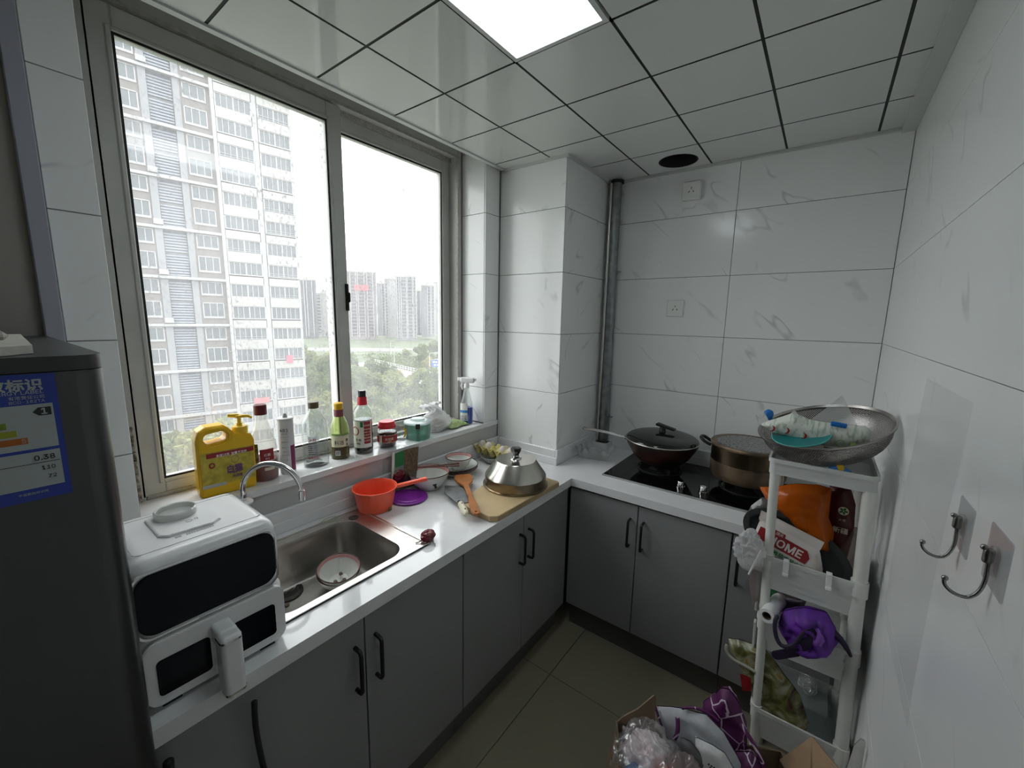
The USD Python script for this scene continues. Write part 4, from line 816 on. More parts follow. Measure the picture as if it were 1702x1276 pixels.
fu = lambda a, b: np.stack([(a - .5) * NX * cs, (b - .5) * NY * cs, np.clip((.026 + .009 * np.cos(2 * PI * a * NX) + .010 * np.cos(2 * PI * b * NY)), .008, .06)], -1)
part(B, 'tray', sheet(fu, NX * 10 + 1, NY * 10 + 1, .003), 'egg_tray', True)
for i in range(NX):
    part(B, 'cup', at(lathe([(.0, .0), (.012, .0), (.0165, .010), (.0228, .030), (.0210, .030), (.0145, .010), (.0, .003)], 10), ((i - NX / 2 + .5) * cs, -(NY / 2 - .5) * cs - .003, 0)), 'egg_tray', False)
for q, (ci, lab) in enumerate(((1, 'leftmost pale egg in the yellow tray'), (2, 'second pale egg from the left in the yellow tray'), (4, 'third pale egg from the left in the yellow tray'), (5, 'rightmost pale egg in the yellow tray'))):
    e = trimesh.creation.icosphere(subdivisions=3, radius=.0215); e.vertices[:, 2] *= 1.28; e.vertices[:, :2] *= (1 - e.vertices[:, 2:3] * 4.5)
    c_, s_ = math.cos(-.06), math.sin(-.06); lx, ly = (ci - NX / 2 + .5) * cs, .5 * cs - .026
    single('egg', e.apply_translation((ex + lx * c_ - ly * s_, ey + lx * s_ + ly * c_, ez + .034)), 'egg_shell', lab, 'egg', 'eggs in the yellow tray', smooth=True)
# cutting board, steel lid
bp = Polygon([(.236, -.872), (.214, -.893), (.050, -.888), (.040, -.880), (-.045, -.44), (-.035, -.43), (.235, -.442), (.246, -.452)])
B = thing('cutting_board', 'thick pale wooden cutting board under the domed steel lid at the worktop edge', 'cutting board', (0, 0, Z)); q = soft_ext(bp, .022, .003, 3).apply_translation((0, 0, .011)); part(B, 'board', q, 'wood_light', 30)
B = thing('dish_cover', 'large domed stainless steel pot lid with a black knob on the cutting board', 'lid', (.104, -.588, Z + .0225))
part(B, 'skirt', lathe([(.139, 0), (.142, .002), (.142, .005), (.134, .007), (.133, .044), (.131, .046), (.131, .044), (.132, .006), (.139, 0)], 64), 'lid_brown', 30); part(B, 'dome', lathe([(.1335, .0445), (.131, .050), (.090, .108), (.086, .112), (.0, .119), (0, .1175), (.085, .110), (.13, .047), (.1335, .0445)], 64), 'lid_steel', 40)
part(B, 'knob_base', lathe([(0, .117), (.026, .117), (.024, .122), (.014, .127), (.012, .134), (0, .134)], 32), 'chrome'); part(B, 'knob', lathe([(0, .132), (.013, .132), (.021, .150), (.023, .158), (.021, .163), (0, .165)], 10), 'black_plastic', False)
# cleaver and spatula
kz = Z + .0232
B = thing('cleaver', 'gray cleaver with a cream handle lying over the edge of the cutting board', 'knife', (0, 0, kz))
bl = Polygon([(-.112, -.806), (-.062, -.856), (.052, -.893), (.088, -.846), (-.035, -.742)]); part(B, 'blade', ext(bl, .0022), 'blade_steel', False)
d0, d1 = np.array([.050, -.884]), np.array([.150, -.947]); part(B, 'bolster', tube([(*d0, .004), (*(d0 * .8 + d1 * .2), .005)], [.0075, .0095], 12), 'black_plastic'); hh = [d0 * (1 - t) + d1 * t for t in (.18, .3, .55, .8, .95, 1.0)]
m = tube([(*p, .007) for p in hh], [.0105, .0125, .0135, .0125, .010, .006], 14); part(B, 'handle', m, 'handle_cream', True); part(B, 'rivet', [at(trimesh.creation.icosphere(subdivisions=1, radius=.0028), (*(d0 * (1 - t) + d1 * t), .0195)) for t in (.4, .8)], 'black_print')
B = thing('spatula', 'orange-brown wooden spatula lying across the cleaver and board', 'spatula', (0, 0, Z + .031))
P0, P1 = np.array([-.118, -.690]), np.array([.182, -.928]); ax = (P1 - P0) / np.linalg.norm(P1 - P0); ay = np.array([-ax[1], ax[0]])
out = [(0, -.030), (.012, -.036), (.045, -.040), (.085, -.030), (.115, -.012), (.135, -.0085), (.24, -.0085), (.29, -.0125), (.36, -.0145), (.378, -.010), (.383, 0)]
pl = Polygon(out + [(a, -b) for a, b in out[::-1]]).buffer(.002).difference(Point(.366, 0).buffer(.003))
part(B, 'spatula_body', frame(soft_ext(pl, .009, .003, 3), (*P0, .004), (*ax, -.006), (*ay, 0)), 'wood_orange', 30); part(B, 'burnt_band', frame(ext(sbox(.215, -.0092, .238, .0092), .0096), (*P0, -.0012), (*ax, -.006), (*ay, 0)), pr('burnt', (.07, .03, .015), .6), False)
# packet leaning on the backsplash
B = thing('dried_goods_packet', 'clear packet of dried chilies with a green label leaning under the sill', 'packet', (-.30, -.915, Z))
f = lambda u, v: (.052 - .038 * v + .012 * np.sin(PI * u) * np.sin(PI * v), (u - .5) * (.135 + .01 * v) + .045 * v, .002 + .168 * v + .006 * np.sin(3 * u))
part(B, 'pouch', sheet(f, 16, 20, .002), 'bag_clear', True)
f2 = lambda a, b, c, d, o: (lambda u, v: tuple(np.asarray(f(a + (b - a) * u, c + (d - c) * v)[k]) + (o if k == 0 else 0) for k in range(3)))
part(B, 'label', sheet(f2(.10, .40, .62, .95, .003), 8, 8, .0008), 'green_print', True); part(B, 'pouch_edge', sheet(f2(.0, .08, .3, 1, .002), 4, 12, .001), 'label_white', True)
part(B, 'contents', sheet(f2(.40, .98, .35, .95, .002), 10, 10, .002), 'snack_mix', True); part(B, 'herbs', sheet(f2(.05, .95, .02, .34, .002), 10, 8, .002), 'dark_veg', True)
part(B, 'chilies', at(crumple((.010, .026, .024), 9, .4, 2.2, 3), (.054, -.022, .075)), 'chili_red', True)
# ginger, dried chili, string
single('ginger_piece', cat(at(crumple((.018, .013, .011), 3, .3, 1.8, 3), (-.160, -1.083, ZC + .0105)), at(crumple((.011, .009, .009), 8, .3, 1.8, 3), (-.146, -1.066, ZC + .009))), 'ginger', 'small brown knob of ginger in front of the ladle', 'ginger', smooth=True)
B = thing('dried_pepper', 'dark red glossy dried pepper lying at the sink corner', 'pepper', (.135, -1.118, Z)); m = crumple((.022, .024, .0185), 12, .25, 1.6, 4); m.vertices[:, 2] += .0175; part(B, 'pepper_body', m, 'chili_red', True); part(B, 'stalk', tube(spline([(-.004, -.02, .014), (-.006, -.032, .008), (-.014, -.042, .006)], 10), .0018, 6), 'stem')
single('string_loop', tube(spline([(-.246, -1.285, .7955), (-.262, -1.262, .7955), (-.258, -1.226, .7955), (-.234, -1.215, .7965), (-.226, -1.24, .798), (-.238, -1.272, .7985), (-.25, -1.29, .7985)], 40), .0012, 6), 'string_green', 'thin green string loop on the sink rim below the sill', 'string', smooth=True)
# bowls in the sink
bowl('rice_bowl', 'lower of two dirty pink-rimmed bowls nested in the sink', (-.084, -1.318, ZC - .146), .066, .055, rot=(3, 9, 0), group='bowls nested in the sink')
b = bowl('rice_bowl', 'upper of two dirty pink-rimmed bowls nested in the sink, with food scraps', (-.078, -1.319, ZC - .130), .066, .055, rot=(4, 11, 0), group='bowls nested in the sink')
for k, (x, y) in enumerate(((.022, .006), (.028, -.004), (.008, -.016), (-.01, .012))): part(b, 'food_scrap', at(crumple((.006, .005, .003), k + 1, .5, 2, 2), (x, y, .012 + abs(x) * .2)), 'grime', True)
single('food_waste', cat(*[at(crumple((.007, .006, .003), 20 + k, .5, 2, 2), (-.155 + .04 * math.cos(k * 2.1), -1.47 + .045 * math.sin(k * 1.7), ZC - .146)) for k in range(9)]), 'grime', 'bits of food waste round the sink drain', 'food waste', smooth=True, kind='stuff')
# crumpled clear tray behind the corner
B = thing('plastic_tray', 'crinkled clear plastic food tray by the column behind the hob', 'tray', (.195, .02, Z), .25)
def trayf(u, v):
    x, y = (u - .5) * .20, (v - .5) * .15; e = np.maximum(np.abs(u - .5), np.abs(v - .5)) * 2; z = .045 * np.clip((e - .72) / .28, 0, 1) ** .7 + .010 * (1 + np.sin(26 * u + 9 * v)) * np.clip((e - .6) / .2, 0, 1); return x, y, z + .003
part(B, 'tray_body', sheet(trayf, 30, 26, .001), 'bag_clear', True)
# pipe, its sleeve, white box stub
P = thing('vent_pipe', 'galvanised steel pipe with clamps standing in the back corner beside the column', 'pipe', (.134, .246, ZC))
part(P, 'pipe', tube([(0, 0, .03), (0, 0, H - ZC + .02)], .0265, 20), 'galvanised', True); part(P, 'conduit', tube([(-.026, -.022, .03), (-.024, -.022, .6), (-.022, -.022, H - ZC - .01)], .0085, 12), 'steel', True)
for z in (.175, .995): part(P, 'clamp', [at(lathe([(.0265, 0), (.0305, 0), (.0305, .016), (.0265, .016), (.0265, 0)], 24), (0, 0, z)), bx(.028, .05, -.005, .005, z + .004, z + .012)], 'galvanised', 30)
part(P, 'top_collar', at(lathe([(.027, 0), (.037, 0), (.037, .012), (.027, .012), (.027, 0)], 24), (0, 0, H - ZC - .018)), 'black_plastic')
B = thing('pipe_sleeve', 'small white tile sleeve with a black opening round the pipe foot', 'pipe sleeve', (.134, .232, Z)); sq = sbox(-.05, -.048, .05, .038)
part(B, 'sleeve', ext(sq.difference(sbox(-.044, -.042, .044, .032)), .034), 'white_plastic', False); part(B, 'opening', bx(-.044, .044, -.042, .032, .024, .028), 'black_gap', False)

# ---- pans on the hob
pr('wok_black', (.022, .016, .015), .35, .4, var=(14, .5, 3, (.09, .035, .025))); clear('smoked_glass', (.30, .32, .31), .06, .04, .25, (.05, .055, .05)); pr('pot_steel', (.14, .105, .07), .3, 1.0, var=(9, .7)); pr('pot_dark', (.06, .045, .035), .4, .5, var=(12, .6, 3, (.22, .15, .09)))
mat('pot_lid_spotted', {'g': ('geometry', {}), 'v': ('voronoi_texture', {'scale': 130}), 'r': ('rgb_ramp', {'ramp': [(.30, (.03, .03, .03)), (.42, (.30, .29, .29))]}), 'p': ('principled_bsdf', {'roughness': .3, 'metallic': .6})}, [('g.position', 'v.vector'), ('v.distance', 'r.fac'), ('r.color', 'p.base_color')], 'p.BSDF')
B = thing('wok', 'dark wok with a long handle on the left burner', 'wok', (.530, .055, ZC + .045))
wp = [(.075, 0), (.100, .004), (.132, .036), (.162, .085), (.174, .112)]; part(B, 'pan', shell(wp, .0028, 64), 'wok_black', 40)
hp = spline([(-.165, -.01, .096), (-.21, -.018, .096), (-.27, -.03, .106), (-.35, -.045, .111), (-.400, -.052, .112)], 26)
part(B, 'handle', [tube(hp + np.array([0, s * .009, 0]), np.linspace(.0045, .0055, 26), 10) for s in (-1, 1)] + [tube([hp[-1] + np.array([0, -.010, 0]), hp[-1] + np.array([-.004, 0, .0]), hp[-1] + np.array([0, .010, 0])], .006, 10)], 'steel', True); part(B, 'bracket', bx(-.185, -.155, -.022, .012, .086, .106, .004), 'black_plastic')
B = thing('glass_cover', 'domed smoked glass lid with a black standing handle, on the wok', 'lid', (.530, .055, ZC + .1575))
a_ = np.linspace(0, 1, 9); dome = [(.171 * math.cos(t * PI / 2) + .0, .004 + .040 * math.sin(t * PI / 2)) for t in a_]; part(B, 'glass', lathe(dome + [(r * .985, z - .003) for r, z in dome[::-1]], 64), 'smoked_glass', True)
part(B, 'rim', tube(arc((0, 0, .003), .1725, 0, 2 * PI, 72, (1, 0, 0), (0, 1, 0))[:-1], .0032, 8, True), 'steel', True)
part(B, 'handle', [tube([(0, 0, .042), (0, 0, .066)], [.017, .013], 16), frame(soft_ext(Polygon([(-.032, -.013), (-.026, -.018), (.012, -.014), (.062, -.012), (.062, .012), (.012, .014), (-.026, .018), (-.032, .013)]), .012, .004, 3), (.0, 0, .072), (1, -.1, -.16), (.1, 1, 0))], 'black_plastic', 30)
B = thing('stock_pot', 'brown-stained steel stock pot on the right burner', 'pot', (.908, .055, ZC + .053)); pp = [(.115, 0), (.135, .006), (.146, .03), (.150, .09), (.150, .150)]
part(B, 'pot_body', shell(pp, .002, 64), 'pot_steel', 40); part(B, 'base_band', lathe([(.116, .001), (.137, .006), (.1485, .032), (.1512, .085), (.1507, .085), (.1475, .032), (.1355, .0065), (.116, .002)], 64), 'pot_dark', 40)
for sgn in (-1, 1): part(B, 'handle', [tube(spline([(sgn * .150, -.03, .135), (sgn * .170, -.03, .142), (sgn * .192, -.024, .155), (sgn * .198, 0, .158), (sgn * .192, .024, .155), (sgn * .170, .03, .142), (sgn * .150, .03, .135)], 30), .007, 10)], 'black_plastic', True)
B = thing('pot_cover', 'flat spotted gray lid with a raised rim, on the stock pot', 'lid', (.908, .055, ZC + .2045)); part(B, 'lid_plate', lathe([(0, .004), (.128, .004), (.130, .006), (.130, .010), (.128, .0115), (0, .014)], 64), 'pot_lid_spotted', 30); part(B, 'rim', lathe([(.130, -.001), (.154, -.001), (.156, .006), (.152, .012), (.136, .012), (.130, .008), (.130, -.001)], 64), 'pot_dark', 30)

# ---- sockets
for x, z, lab, tilt in ((.518, 2.170, 'white three-pin wall socket high under the ceiling vent', .0), (.479, 1.600, 'white three-pin wall socket above the wok', 0)):
    S_ = thing('wall_socket', lab, 'socket', (x, YB, z)); d0 = .030 if z > 2 else .008
    part(S_, 'face_plate', bx(-.043, .043, -d0, -.0008, -.043, .043, .004), 'socket_white')
    for px_, pz_, ang in ((0, .010, 0), (-.010, -.006, .6), (.010, -.006, -.6)): part(S_, 'pin_slot', at(at(bx(-.0017, .0017, -.0005, .0003, -.0050, .0050), ry=ang), (px_, -d0, pz_)), 'black_print', False)

# ================================================================ FRIDGE AND AIR FRYER
pr('fridge_front', (.085, .088, .09), .30, .75); pr('fridge_side', (.12, .12, .12), .5); pr('fridge_cap', (.035, .036, .036), .4); pr('label_navy', (.02, .05, .36), .35); pr('label_panel_gray', (.42, .46, .46), .4); pr('foam', (.55, .53, .47), .8, var=(60, .2))
Fy0, Fy1, Fx = -2.42, -1.8625, .330
R = thing('refrigerator', 'dark gray metal refrigerator with a blue energy label, cut by the left edge', 'refrigerator', (.03, -2.14, 0)); o = (-.03, 2.14, 0)
part(R, 'cabinet', bx(-.285, .262, Fy0, Fy1 - .002, .03, 1.452, .006).apply_translation(o), 'fridge_side')
def door(z0, z1):
    p = sbox(.268, Fy0, Fx, Fy1).difference(sbox(.30, Fy1 - .03, .5, Fy1 + .1)).union(Point(Fx - .030, Fy1 - .030).buffer(.030, 10)).union(sbox(.268, Fy1 - .03, .302, Fy1)); return ext(p, z1 - z0).apply_translation((o[0], o[1], z0))
d1 = part(R, 'door', door(.665, 1.453), 'fridge_front', 40); d2 = part(R, 'door', door(.05, .655), 'fridge_front', 40); part(d2, 'grip', bx(.262, .275, Fy1 - .05, Fy1 - .004, .5, .64).apply_translation(o), 'fridge_cap')
part(R, 'top_cap', ext(sbox(-.285, Fy0, .30, Fy1).union(sbox(.25, Fy0, Fx + .004, Fy1 - .03)).union(Point(Fx - .026, Fy1 - .030).buffer(.030, 10)), .019).apply_translation((o[0], o[1], 1.4545)), 'fridge_cap', 30)
LX = Fx + .0008 - .03
def on(y0, y1, z0, z1, k): return bx(LX + k * .0003 - .0004, LX + k * .0003, y0 + 2.14, y1 + 2.14, z0, z1)
def tx(t, h, y, z, k, right=False, **kw):
    m = text(t, h, **kw); y = y - (m.bounds[1, 0] if right else 0); return frame(m, (LX + k * .0003, y + 2.14, z), (0, 1, 0), (0, 0, 1))
lb = part(R, 'energy_label', on(-2.025, -1.911, 1.290, 1.4525, 1), 'label_navy', False, label='blue energy efficiency label')
part(lb, 'info_panel', on(-2.018, -1.9165, 1.357, 1.414, 2), 'label_panel_gray', False); part(lb, 'figure_panel', on(-2.018, -1.9165, 1.306, 1.353, 2), 'label_panel_gray', False)
part(lb, 'lettering', [tx('能效标识', .0135, -1.9225, 1.4335, 1.5, True, cjk=True, bold=2), tx('ENERGY LABEL', .0046, -1.9225, 1.4275, 1.5, True, bold=1), tx('有限责任公司', .0044, -1.9225, 1.4215, 1.5, True, cjk=True), tx('BCD-182TA', .0036, -1.9225, 1.4162, 1.5, True)], 'label_panel_gray', False)
part(lb, 'grade_arrow', frame(ext(Polygon([(-.016, .005), (-.011, .0105), (0, .0105), (.0, 0), (-.011, 0)]), .0002), (LX + .0007, -1.9185 + 2.14, 1.399), (0, 1, 0), (0, 0, 1)), 'black_print', False)
part(lb, 'grade_number', tx('1', .0075, -1.9285, 1.4008, 3.2, bold=2), 'label_panel_gray', False)
for i, (c_, yb) in enumerate(((pr('bar_green', (.20, .30, .03), .5), -1.957), (pr('bar_yellow', (.35, .36, .02), .5), -1.950), (pr('bar_orange', (.45, .12, .01), .5), -1.942))): part(lb, 'grade_bar', on(-2.01, yb, 1.386 - i * .0105, 1.394 - i * .0105, 3), c_, False)
part(lb, 'grade_number', tx('5', .005, -1.9475, 1.3665, 4), 'label_panel_gray', False)
part(lb, 'figures', [tx('0.38', .0062, -1.9215, 1.3415, 3, True, bold=1), on(-2.016, -1.9175, 1.3378, 1.3384, 3), tx('110', .0048, -1.9225, 1.3285, 3, True), tx('72', .0048, -1.9225, 1.3165, 3, True), tx('24小时）', .0058, -1.968, 1.3415, 3, True, cjk=True, bold=1), tx('）', .005, -1.99, 1.3285, 3, cjk=True), tx('）', .005, -1.985, 1.3165, 3, cjk=True)], 'black_print', False)
part(lb, 'lettering', [tx('中国能效标识网', .0032, -1.932, 1.2985, 1.5, True, cjk=True)], 'label_panel_gray', False)
B = thing('foam_board', 'pale foam packing board lying on top of the refrigerator', 'packing board', (.19, -2.02, 1.4742)); part(B, 'board', ext(Polygon([(-.30, -.2), (.125, -.2), (.125, .062), (.085, .098), (-.30, .11)]), .011), 'foam', False); part(B, 'ridge', bx(-.28, -.06, -.18, .085, .011, .024, .005), 'foam')

# ---- air fryer
pr('glass_tint', (.004, .005, .008), .06, specular_ior_level=.2)
A_ = thing('air_fryer', 'white air fryer with black glass windows and a pull handle, beside the refrigerator', 'air fryer', (.08, -1.7285, ZC)); 
def AL(m): return m
W2 = .1245
for fx_, fy_ in ((-.1, -.1), (.085, -.1), (-.1, .07), (.085, .07)): part(A_, 'foot', bx(fx_, fx_ + .03, fy_, fy_ + .03, 0, .006), 'black_rubber', False)
body = tm(m3.Manifold.batch_hull([m3.Manifold.sphere(.03, 28).translate((a, b, c)) for a in (-.105, .088) for b in (-W2 + .03, W2 - .03) for c in (.160, .266)]))
low = tm(m3.Manifold.batch_hull([m3.Manifold.sphere(.02, 24).translate((a, b, c)) for a in (-.115, .092) for b in (-W2 + .016, W2 - .016) for c in (.026, .128)]))
part(A_, 'upper_body', body, 'appliance_white', 50); part(A_, 'lower_body', low, 'appliance_white', 50)
def face(y0, y1, z0, z1, r, t, x): 
    return frame(soft_ext(sbox(y0 + r, z0 + r, y1 - r, z1 - r).buffer(r, 10), t, min(t * .4, .003), 3), (x, 0, 0), (0, 1, 0), (0, 0, 1))
part(A_, 'visor', face(-.120, .1135, .153, .273, .028, .006, .1165), 'glass_tint', 30, label='black glass front panel'); part(A_, 'visor_trim', frame(ext(sbox(-.100, .171, .0935, .255).buffer(.0245, 10).difference(sbox(-.100, .171, .0935, .255).buffer(.0205, 10)), .0055), (.1145, 0, 0), (0, 1, 0), (0, 0, 1)), 'chrome', 30)
dw = part(A_, 'drawer', face(-.1215, .1235, .010, .140, .022, .016, .116), 'appliance_white', 30)
part(dw, 'window', face(-.104, -.020, .030, .103, .008, .003, .1245), 'glass_tint', 30); part(dw, 'window', face(.020, .102, .030, .103, .008, .003, .1245), 'glass_tint', 30)
hn = part(A_, 'handle', [rbox(.112, .165, -.0175, .0175, .086, .124, .008), rbox(.142, .184, -.0185, .0185, -.014, .120, .0085)], 'appliance_white', 50); 
for z in (.108, -.006): part(hn, 'ring', ext(sbox(.151, -.0095, .175, .0095).buffer(.0098, 6), .004).apply_translation((0, 0, z)), 'chrome', 30)
g_ = sbox(-.085, -.095, .065, .095).buffer(.014, 8); part(A_, 'lid_groove', ext(g_.difference(g_.buffer(-.0016)), .0008).apply_translation((0, 0, .2957)), 'gray_print', False)
pl = Polygon([(-.075, -.055), (-.045, .045), (.028, .040), (.040, .025), (.036, -.045), (.025, -.055)]).buffer(.006); part(A_, 'raised_plate', soft_ext(pl, .008, .0035, 3).apply_translation((0, 0, .2965)), 'appliance_white', 30)
part(A_, 'cap', at(lathe([(0, 0), (.036, 0), (.0375, .003), (.0375, .014), (.0345, .016), (.0325, .014), (.0325, .005), (0, .005)], 40), (-.056, -.012, .299)), pr('cap_clear', (.74, .76, .73), .12, transmission_weight=.5), 30, label='clear round cap')
part(A_, 'logo', [bx(.048, .055, -.040 + a, -.040 + a + w_, .2961, .2965) for a, w_ in ((0, .004), (.005, .005), (.018, .003), (.022, .003), (.0262, .003), (.030, .004), (.035, .003), (.039, .003), (.043, .004), (.048, .003), (.052, .004), (.057, .003), (.061, .004))], 'gray_print', False)
part(A_, 'icon', [frame(ext(Point(0, 0).buffer(.006).difference(Point(0, 0).buffer(.005)), .0003), (.0, -.003, .3009), (0, 1, 0), (-1, 0, 0)), frame(text('))', .008), (.002, .006, .3009), (0, 1, 0), (-1, 0, 0))], 'gray_print', False)
single('power_cord', tube(spline([(.262, -1.701, .742), (.256, -1.700, .66), (.250, -1.690, .55), (.258, -1.682, .40), (.252, -1.69, .22), (.270, -1.70, .05), (.30, -1.70, .006)], 60), .0058, 10), 'black_rubber', 'thick black cord hanging down the gray cabinet below the fryer handle', 'power cord', smooth=True)
single('power_cord', tube(spline([(.262, -1.842, .735), (.254, -1.836, .5), (.262, -1.838, .25), (.285, -1.83, .02), (.33, -1.80, .007)], 40), .0085, 10), 'black_rubber', 'black cable hanging beside the refrigerator door edge', 'power cord', smooth=True)

# ================================================================ CART AND WHAT IT CARRIES
pr('cart_white', (.62, .63, .61), .4); pr('cart_pole', (.68, .68, .64), .35)
CY0, CY1 = -.605, -.352
def LN(m):
    m = tm(m); v = np.array(m.vertices); v[:, 0] += (1.146 - v[:, 2]) * .037; m = trimesh.Trimesh(v, m.faces, process=False); return m
C_ = thing('storage_cart', 'white plastic four-tier rolling cart standing against the right wall', 'cart', (0, 0, 0))
def tray(z_top, h, floor, inset=.012, lip=.006):
    x0, x1 = 1.026, 1.274; o_ = sbox(x0, CY0, x1, CY1).buffer(-.02).buffer(.02, 6); ins = lambda g, d: g.buffer(-d, 6)
    rim = ext(o_.difference(ins(o_, .006)), lip * 2).apply_translation((0, 0, z_top - lip * 2)); ms = [rim]; k = 5
    for i in range(k):
        a, b = z_top - lip * 2 - (h - lip * 2) * i / k, z_top - lip * 2 - (h - lip * 2) * (i + 1) / k; g1 = ins(o_, .003 + inset * i / k)
        ms.append(ext(g1.difference(ins(g1, .003 + inset / k + .0005)), a - b + .0004).apply_translation((0, 0, b)))
    ms.append(ext(ins(o_, .004 + inset), .003).apply_translation((0, 0, floor)))
    return LN(cat(*ms))
part(C_, 'top_tray', tray(1.146, .046, 1.112, .0, .006), 'cart_white', 30)
TIERS = ((.845, .105), (.642, .105), (.335, .105))
for zt, h in TIERS: part(C_, 'tray', tray(zt, h, zt - h + .001), 'cart_white', 30)
for (x, y, r) in ((1.044, CY0 + .016, .0125), (1.256, CY0 + .016, .0165), (1.044, CY1 - .016, .0125), (1.256, CY1 - .016, .0165)):
    ms = [tube([(x, y, .03), (x, y, 1.104)], r, 14)] + [tube([(x, y, z - .040), (x, y, z + .004)], r + .0035, 14) for z, _ in TIERS] + [tube([(x, y, 0), (x, y, .035)], r + .002, 12)]
    part(C_, 'pole', LN(cat(*ms)), 'cart_pole', 40)
for x in (1.09, 1.19): part(C_, 'clip', LN(cat(bx(x - .007, x + .007, CY0 - .006, CY0 - .001, .805, .849, .0015), bx(x - .007, x + .007, CY0 - .006, CY0 + .012, .846, .850, .001), bx(x - .007, x + .007, CY0 - .011, CY0 - .005, .805, .813, .0015))), 'white_plastic', 30)
for z in (.80, .60): part(C_, 'side_fin', LN(bx(1.018, 1.024, CY0 + .03, CY0 + .05, z - .16, z, .001)), 'cart_white', False)
V2 = lambda y: ((0, y, 0), (1, 0, 0), (0, 0, 1))
# perforated steel basket
mat('perforated', {'u': ('uvmap', {'attribute': 'st'}), 'mp': ('mapping', {'scale': (1, 1, 1), 'rotation': (0, 0, .6)}), 'v': ('voronoi_texture', {'dimensions': '2D', 'scale': 210, 'randomness': .12}), 'lt': ('math', {'math_type': 'less_than', 'value2': .27}),
    'p': ('principled_bsdf', {'base_color': (.27, .255, .245), 'metallic': 1., 'roughness': .35}), 't': ('transparent_bsdf', {}), 'm': ('mix_closure', {})},
    [('u.UV', 'mp.vector'), ('mp.vector', 'v.vector'), ('v.distance', 'lt.value1'), ('lt.value', 'm.fac'), ('p.BSDF', 'm.closure1'), ('t.BSDF', 'm.closure2')], 'm.closure')
pr('basket_steel', (.42, .40, .38), .3, 1.0)
B = thing('drain_basket', 'round perforated steel drain basket full of packets, tilted on top of the cart', 'basket', (1.141, -.475, 1.237), rot=(11.9, -13.8, 0))
bp_ = [(.055, -.092)] + [(.055 + .103 * math.sin(t * PI / 2), -.092 + .088 * (1 - math.cos(t * PI / 2))) for t in np.linspace(.12, 1, 10)]
m = lathe(bp_, 72, uv=True); part(B, 'mesh_bowl', m, 'perforated', True, uv=m.metadata['uv'])
part(B, 'rim', [lathe([(.1575, -.008), (.1650, -.002), (.1655, .002), (.162, .003), (.157, -.003), (.1575, -.008)], 72)], 'basket_steel', 40); part(B, 'bottom', lathe([(0, -.092), (.056, -.092), (.060, -.089), (.056, -.0905), (0, -.0905)], 40), 'basket_steel', 30)
part(B, 'emblem_ring', frame(ext(Point(0, 0).buffer(.0125, 24).difference(Point(0, 0).buffer(.0112, 24)), .001), (-.030, -.1385, -.042), (1, -.2, 0), (.0, .45, .9)), 'chrome', False)
# noodle bag (printed), blue clip, film bag, teal plate
mat('noodle_print', {'g': ('geometry', {}), 'mp': ('mapping', {'scale': (60, 1, 22)}), 'n': ('noise_texture', {'scale': 1.6, 'detail': 3}), 'r': ('rgb_ramp', {'ramp': [(.52, (.66, .68, .62)), (.60, (.42, .50, .40))]}), 'p': ('principled_bsdf', {'roughness': .3})}, [('g.position', 'mp.vector'), ('mp.vector', 'n.vector'), ('n.fac', 'r.fac'), ('r.color', 'p.base_color')], 'p.BSDF')
NB = [(x, z + .006) for x, z in [(0.988, 1.218), (1.012, 1.234), (1.043, 1.251), (1.071, 1.268), (1.109, 1.253), (1.171, 1.250), (1.236, 1.254), (1.250, 1.238), (1.248, 1.212), (1.192, 1.184), (1.124, 1.183), (1.033, 1.196)]]
B = thing('noodle_bag', 'printed pale plastic food bag with red crescents lying in the steel basket', 'food bag', (0, 0, 0)); part(B, 'bag_body', puff(NB, .040, .008, .006, 1, V2(-.520)), 'noodle_print', True)
part(B, 'torn_end', puff([(.985, 1.222), (.974, 1.252), (.992, 1.238), (.996, 1.262), (1.012, 1.236)], .004, .006, .004, 2, V2(-.522)), 'label_white', True)
part(B, 'torn_flap', [puff([(1.055, 1.258), (1.070, 1.282), (1.088, 1.262), (1.110, 1.256), (1.075, 1.250)], .004, .006, .004, 4, V2(-.520))], 'label_white', True)
for x, z in ((1.022, 1.222), (1.058, 1.222), (1.100, 1.214), (1.146, 1.210)): part(B, 'crescent', frame(ext(Point(0, 0).buffer(.009, 12).difference(Point(-.005, .001).buffer(.009, 12)), .0006), (x, -.5500, z), (1, 0, 0), (0, 0, 1)), 'label_red', False)
part(B, 'badge', frame(ext(Point(0, 0).buffer(.011, 16).difference(Point(0, 0).buffer(.009, 16)).union(sbox(.020, -.010, .032, .008)), .0006), (1.186, -.550, 1.208), (1, 0, 0), (0, 0, 1)), 'label_green', False)
part(B, 'print_bar', [frame(ext(sbox(-.010, -.0018, .010, .0018), .0006), (x, -.5495, z), (1, 0, -.1), (.1, 0, 1)) for x, z in ((1.035, 1.205), (1.160, 1.190))], 'dark_veg', False)
single('blue_twist', at(crumple((.013, .010, .016), 2, .2, 1.5, 3), (1.006, -.500, 1.252)), pr('clip_blue', (.01, .16, .50), .4), 'crumpled bright blue plastic cap at the left end of the food bag', 'cap', smooth=True)
B = thing('bag_clip', 'small bright blue bag clip on the printed food bag', 'clip', (1.176, -.546, 1.259), rot=(0, 4, 0)); part(B, 'bar', rbox(-.018, .018, -.004, .004, -.007, .007, .003, 10), 'clip_blue'); part(B, 'ridge', bx(-.016, .016, -.0055, -.004, -.001, .001), 'clip_blue')
clear('film_white', (.95, .95, .95), .06, .12, .30, (.85, .86, .86), bump=(40, .4))
single('film_bag', puff([(1.108, 1.24), (1.160, 1.305), (1.178, 1.330), (1.216, 1.258), (1.228, 1.235), (1.146, 1.225)], .010, .008, .012, 3, V2(-.455)), 'film_white', 'peaked clear film bag standing up in the steel basket', 'plastic bag', smooth=True)
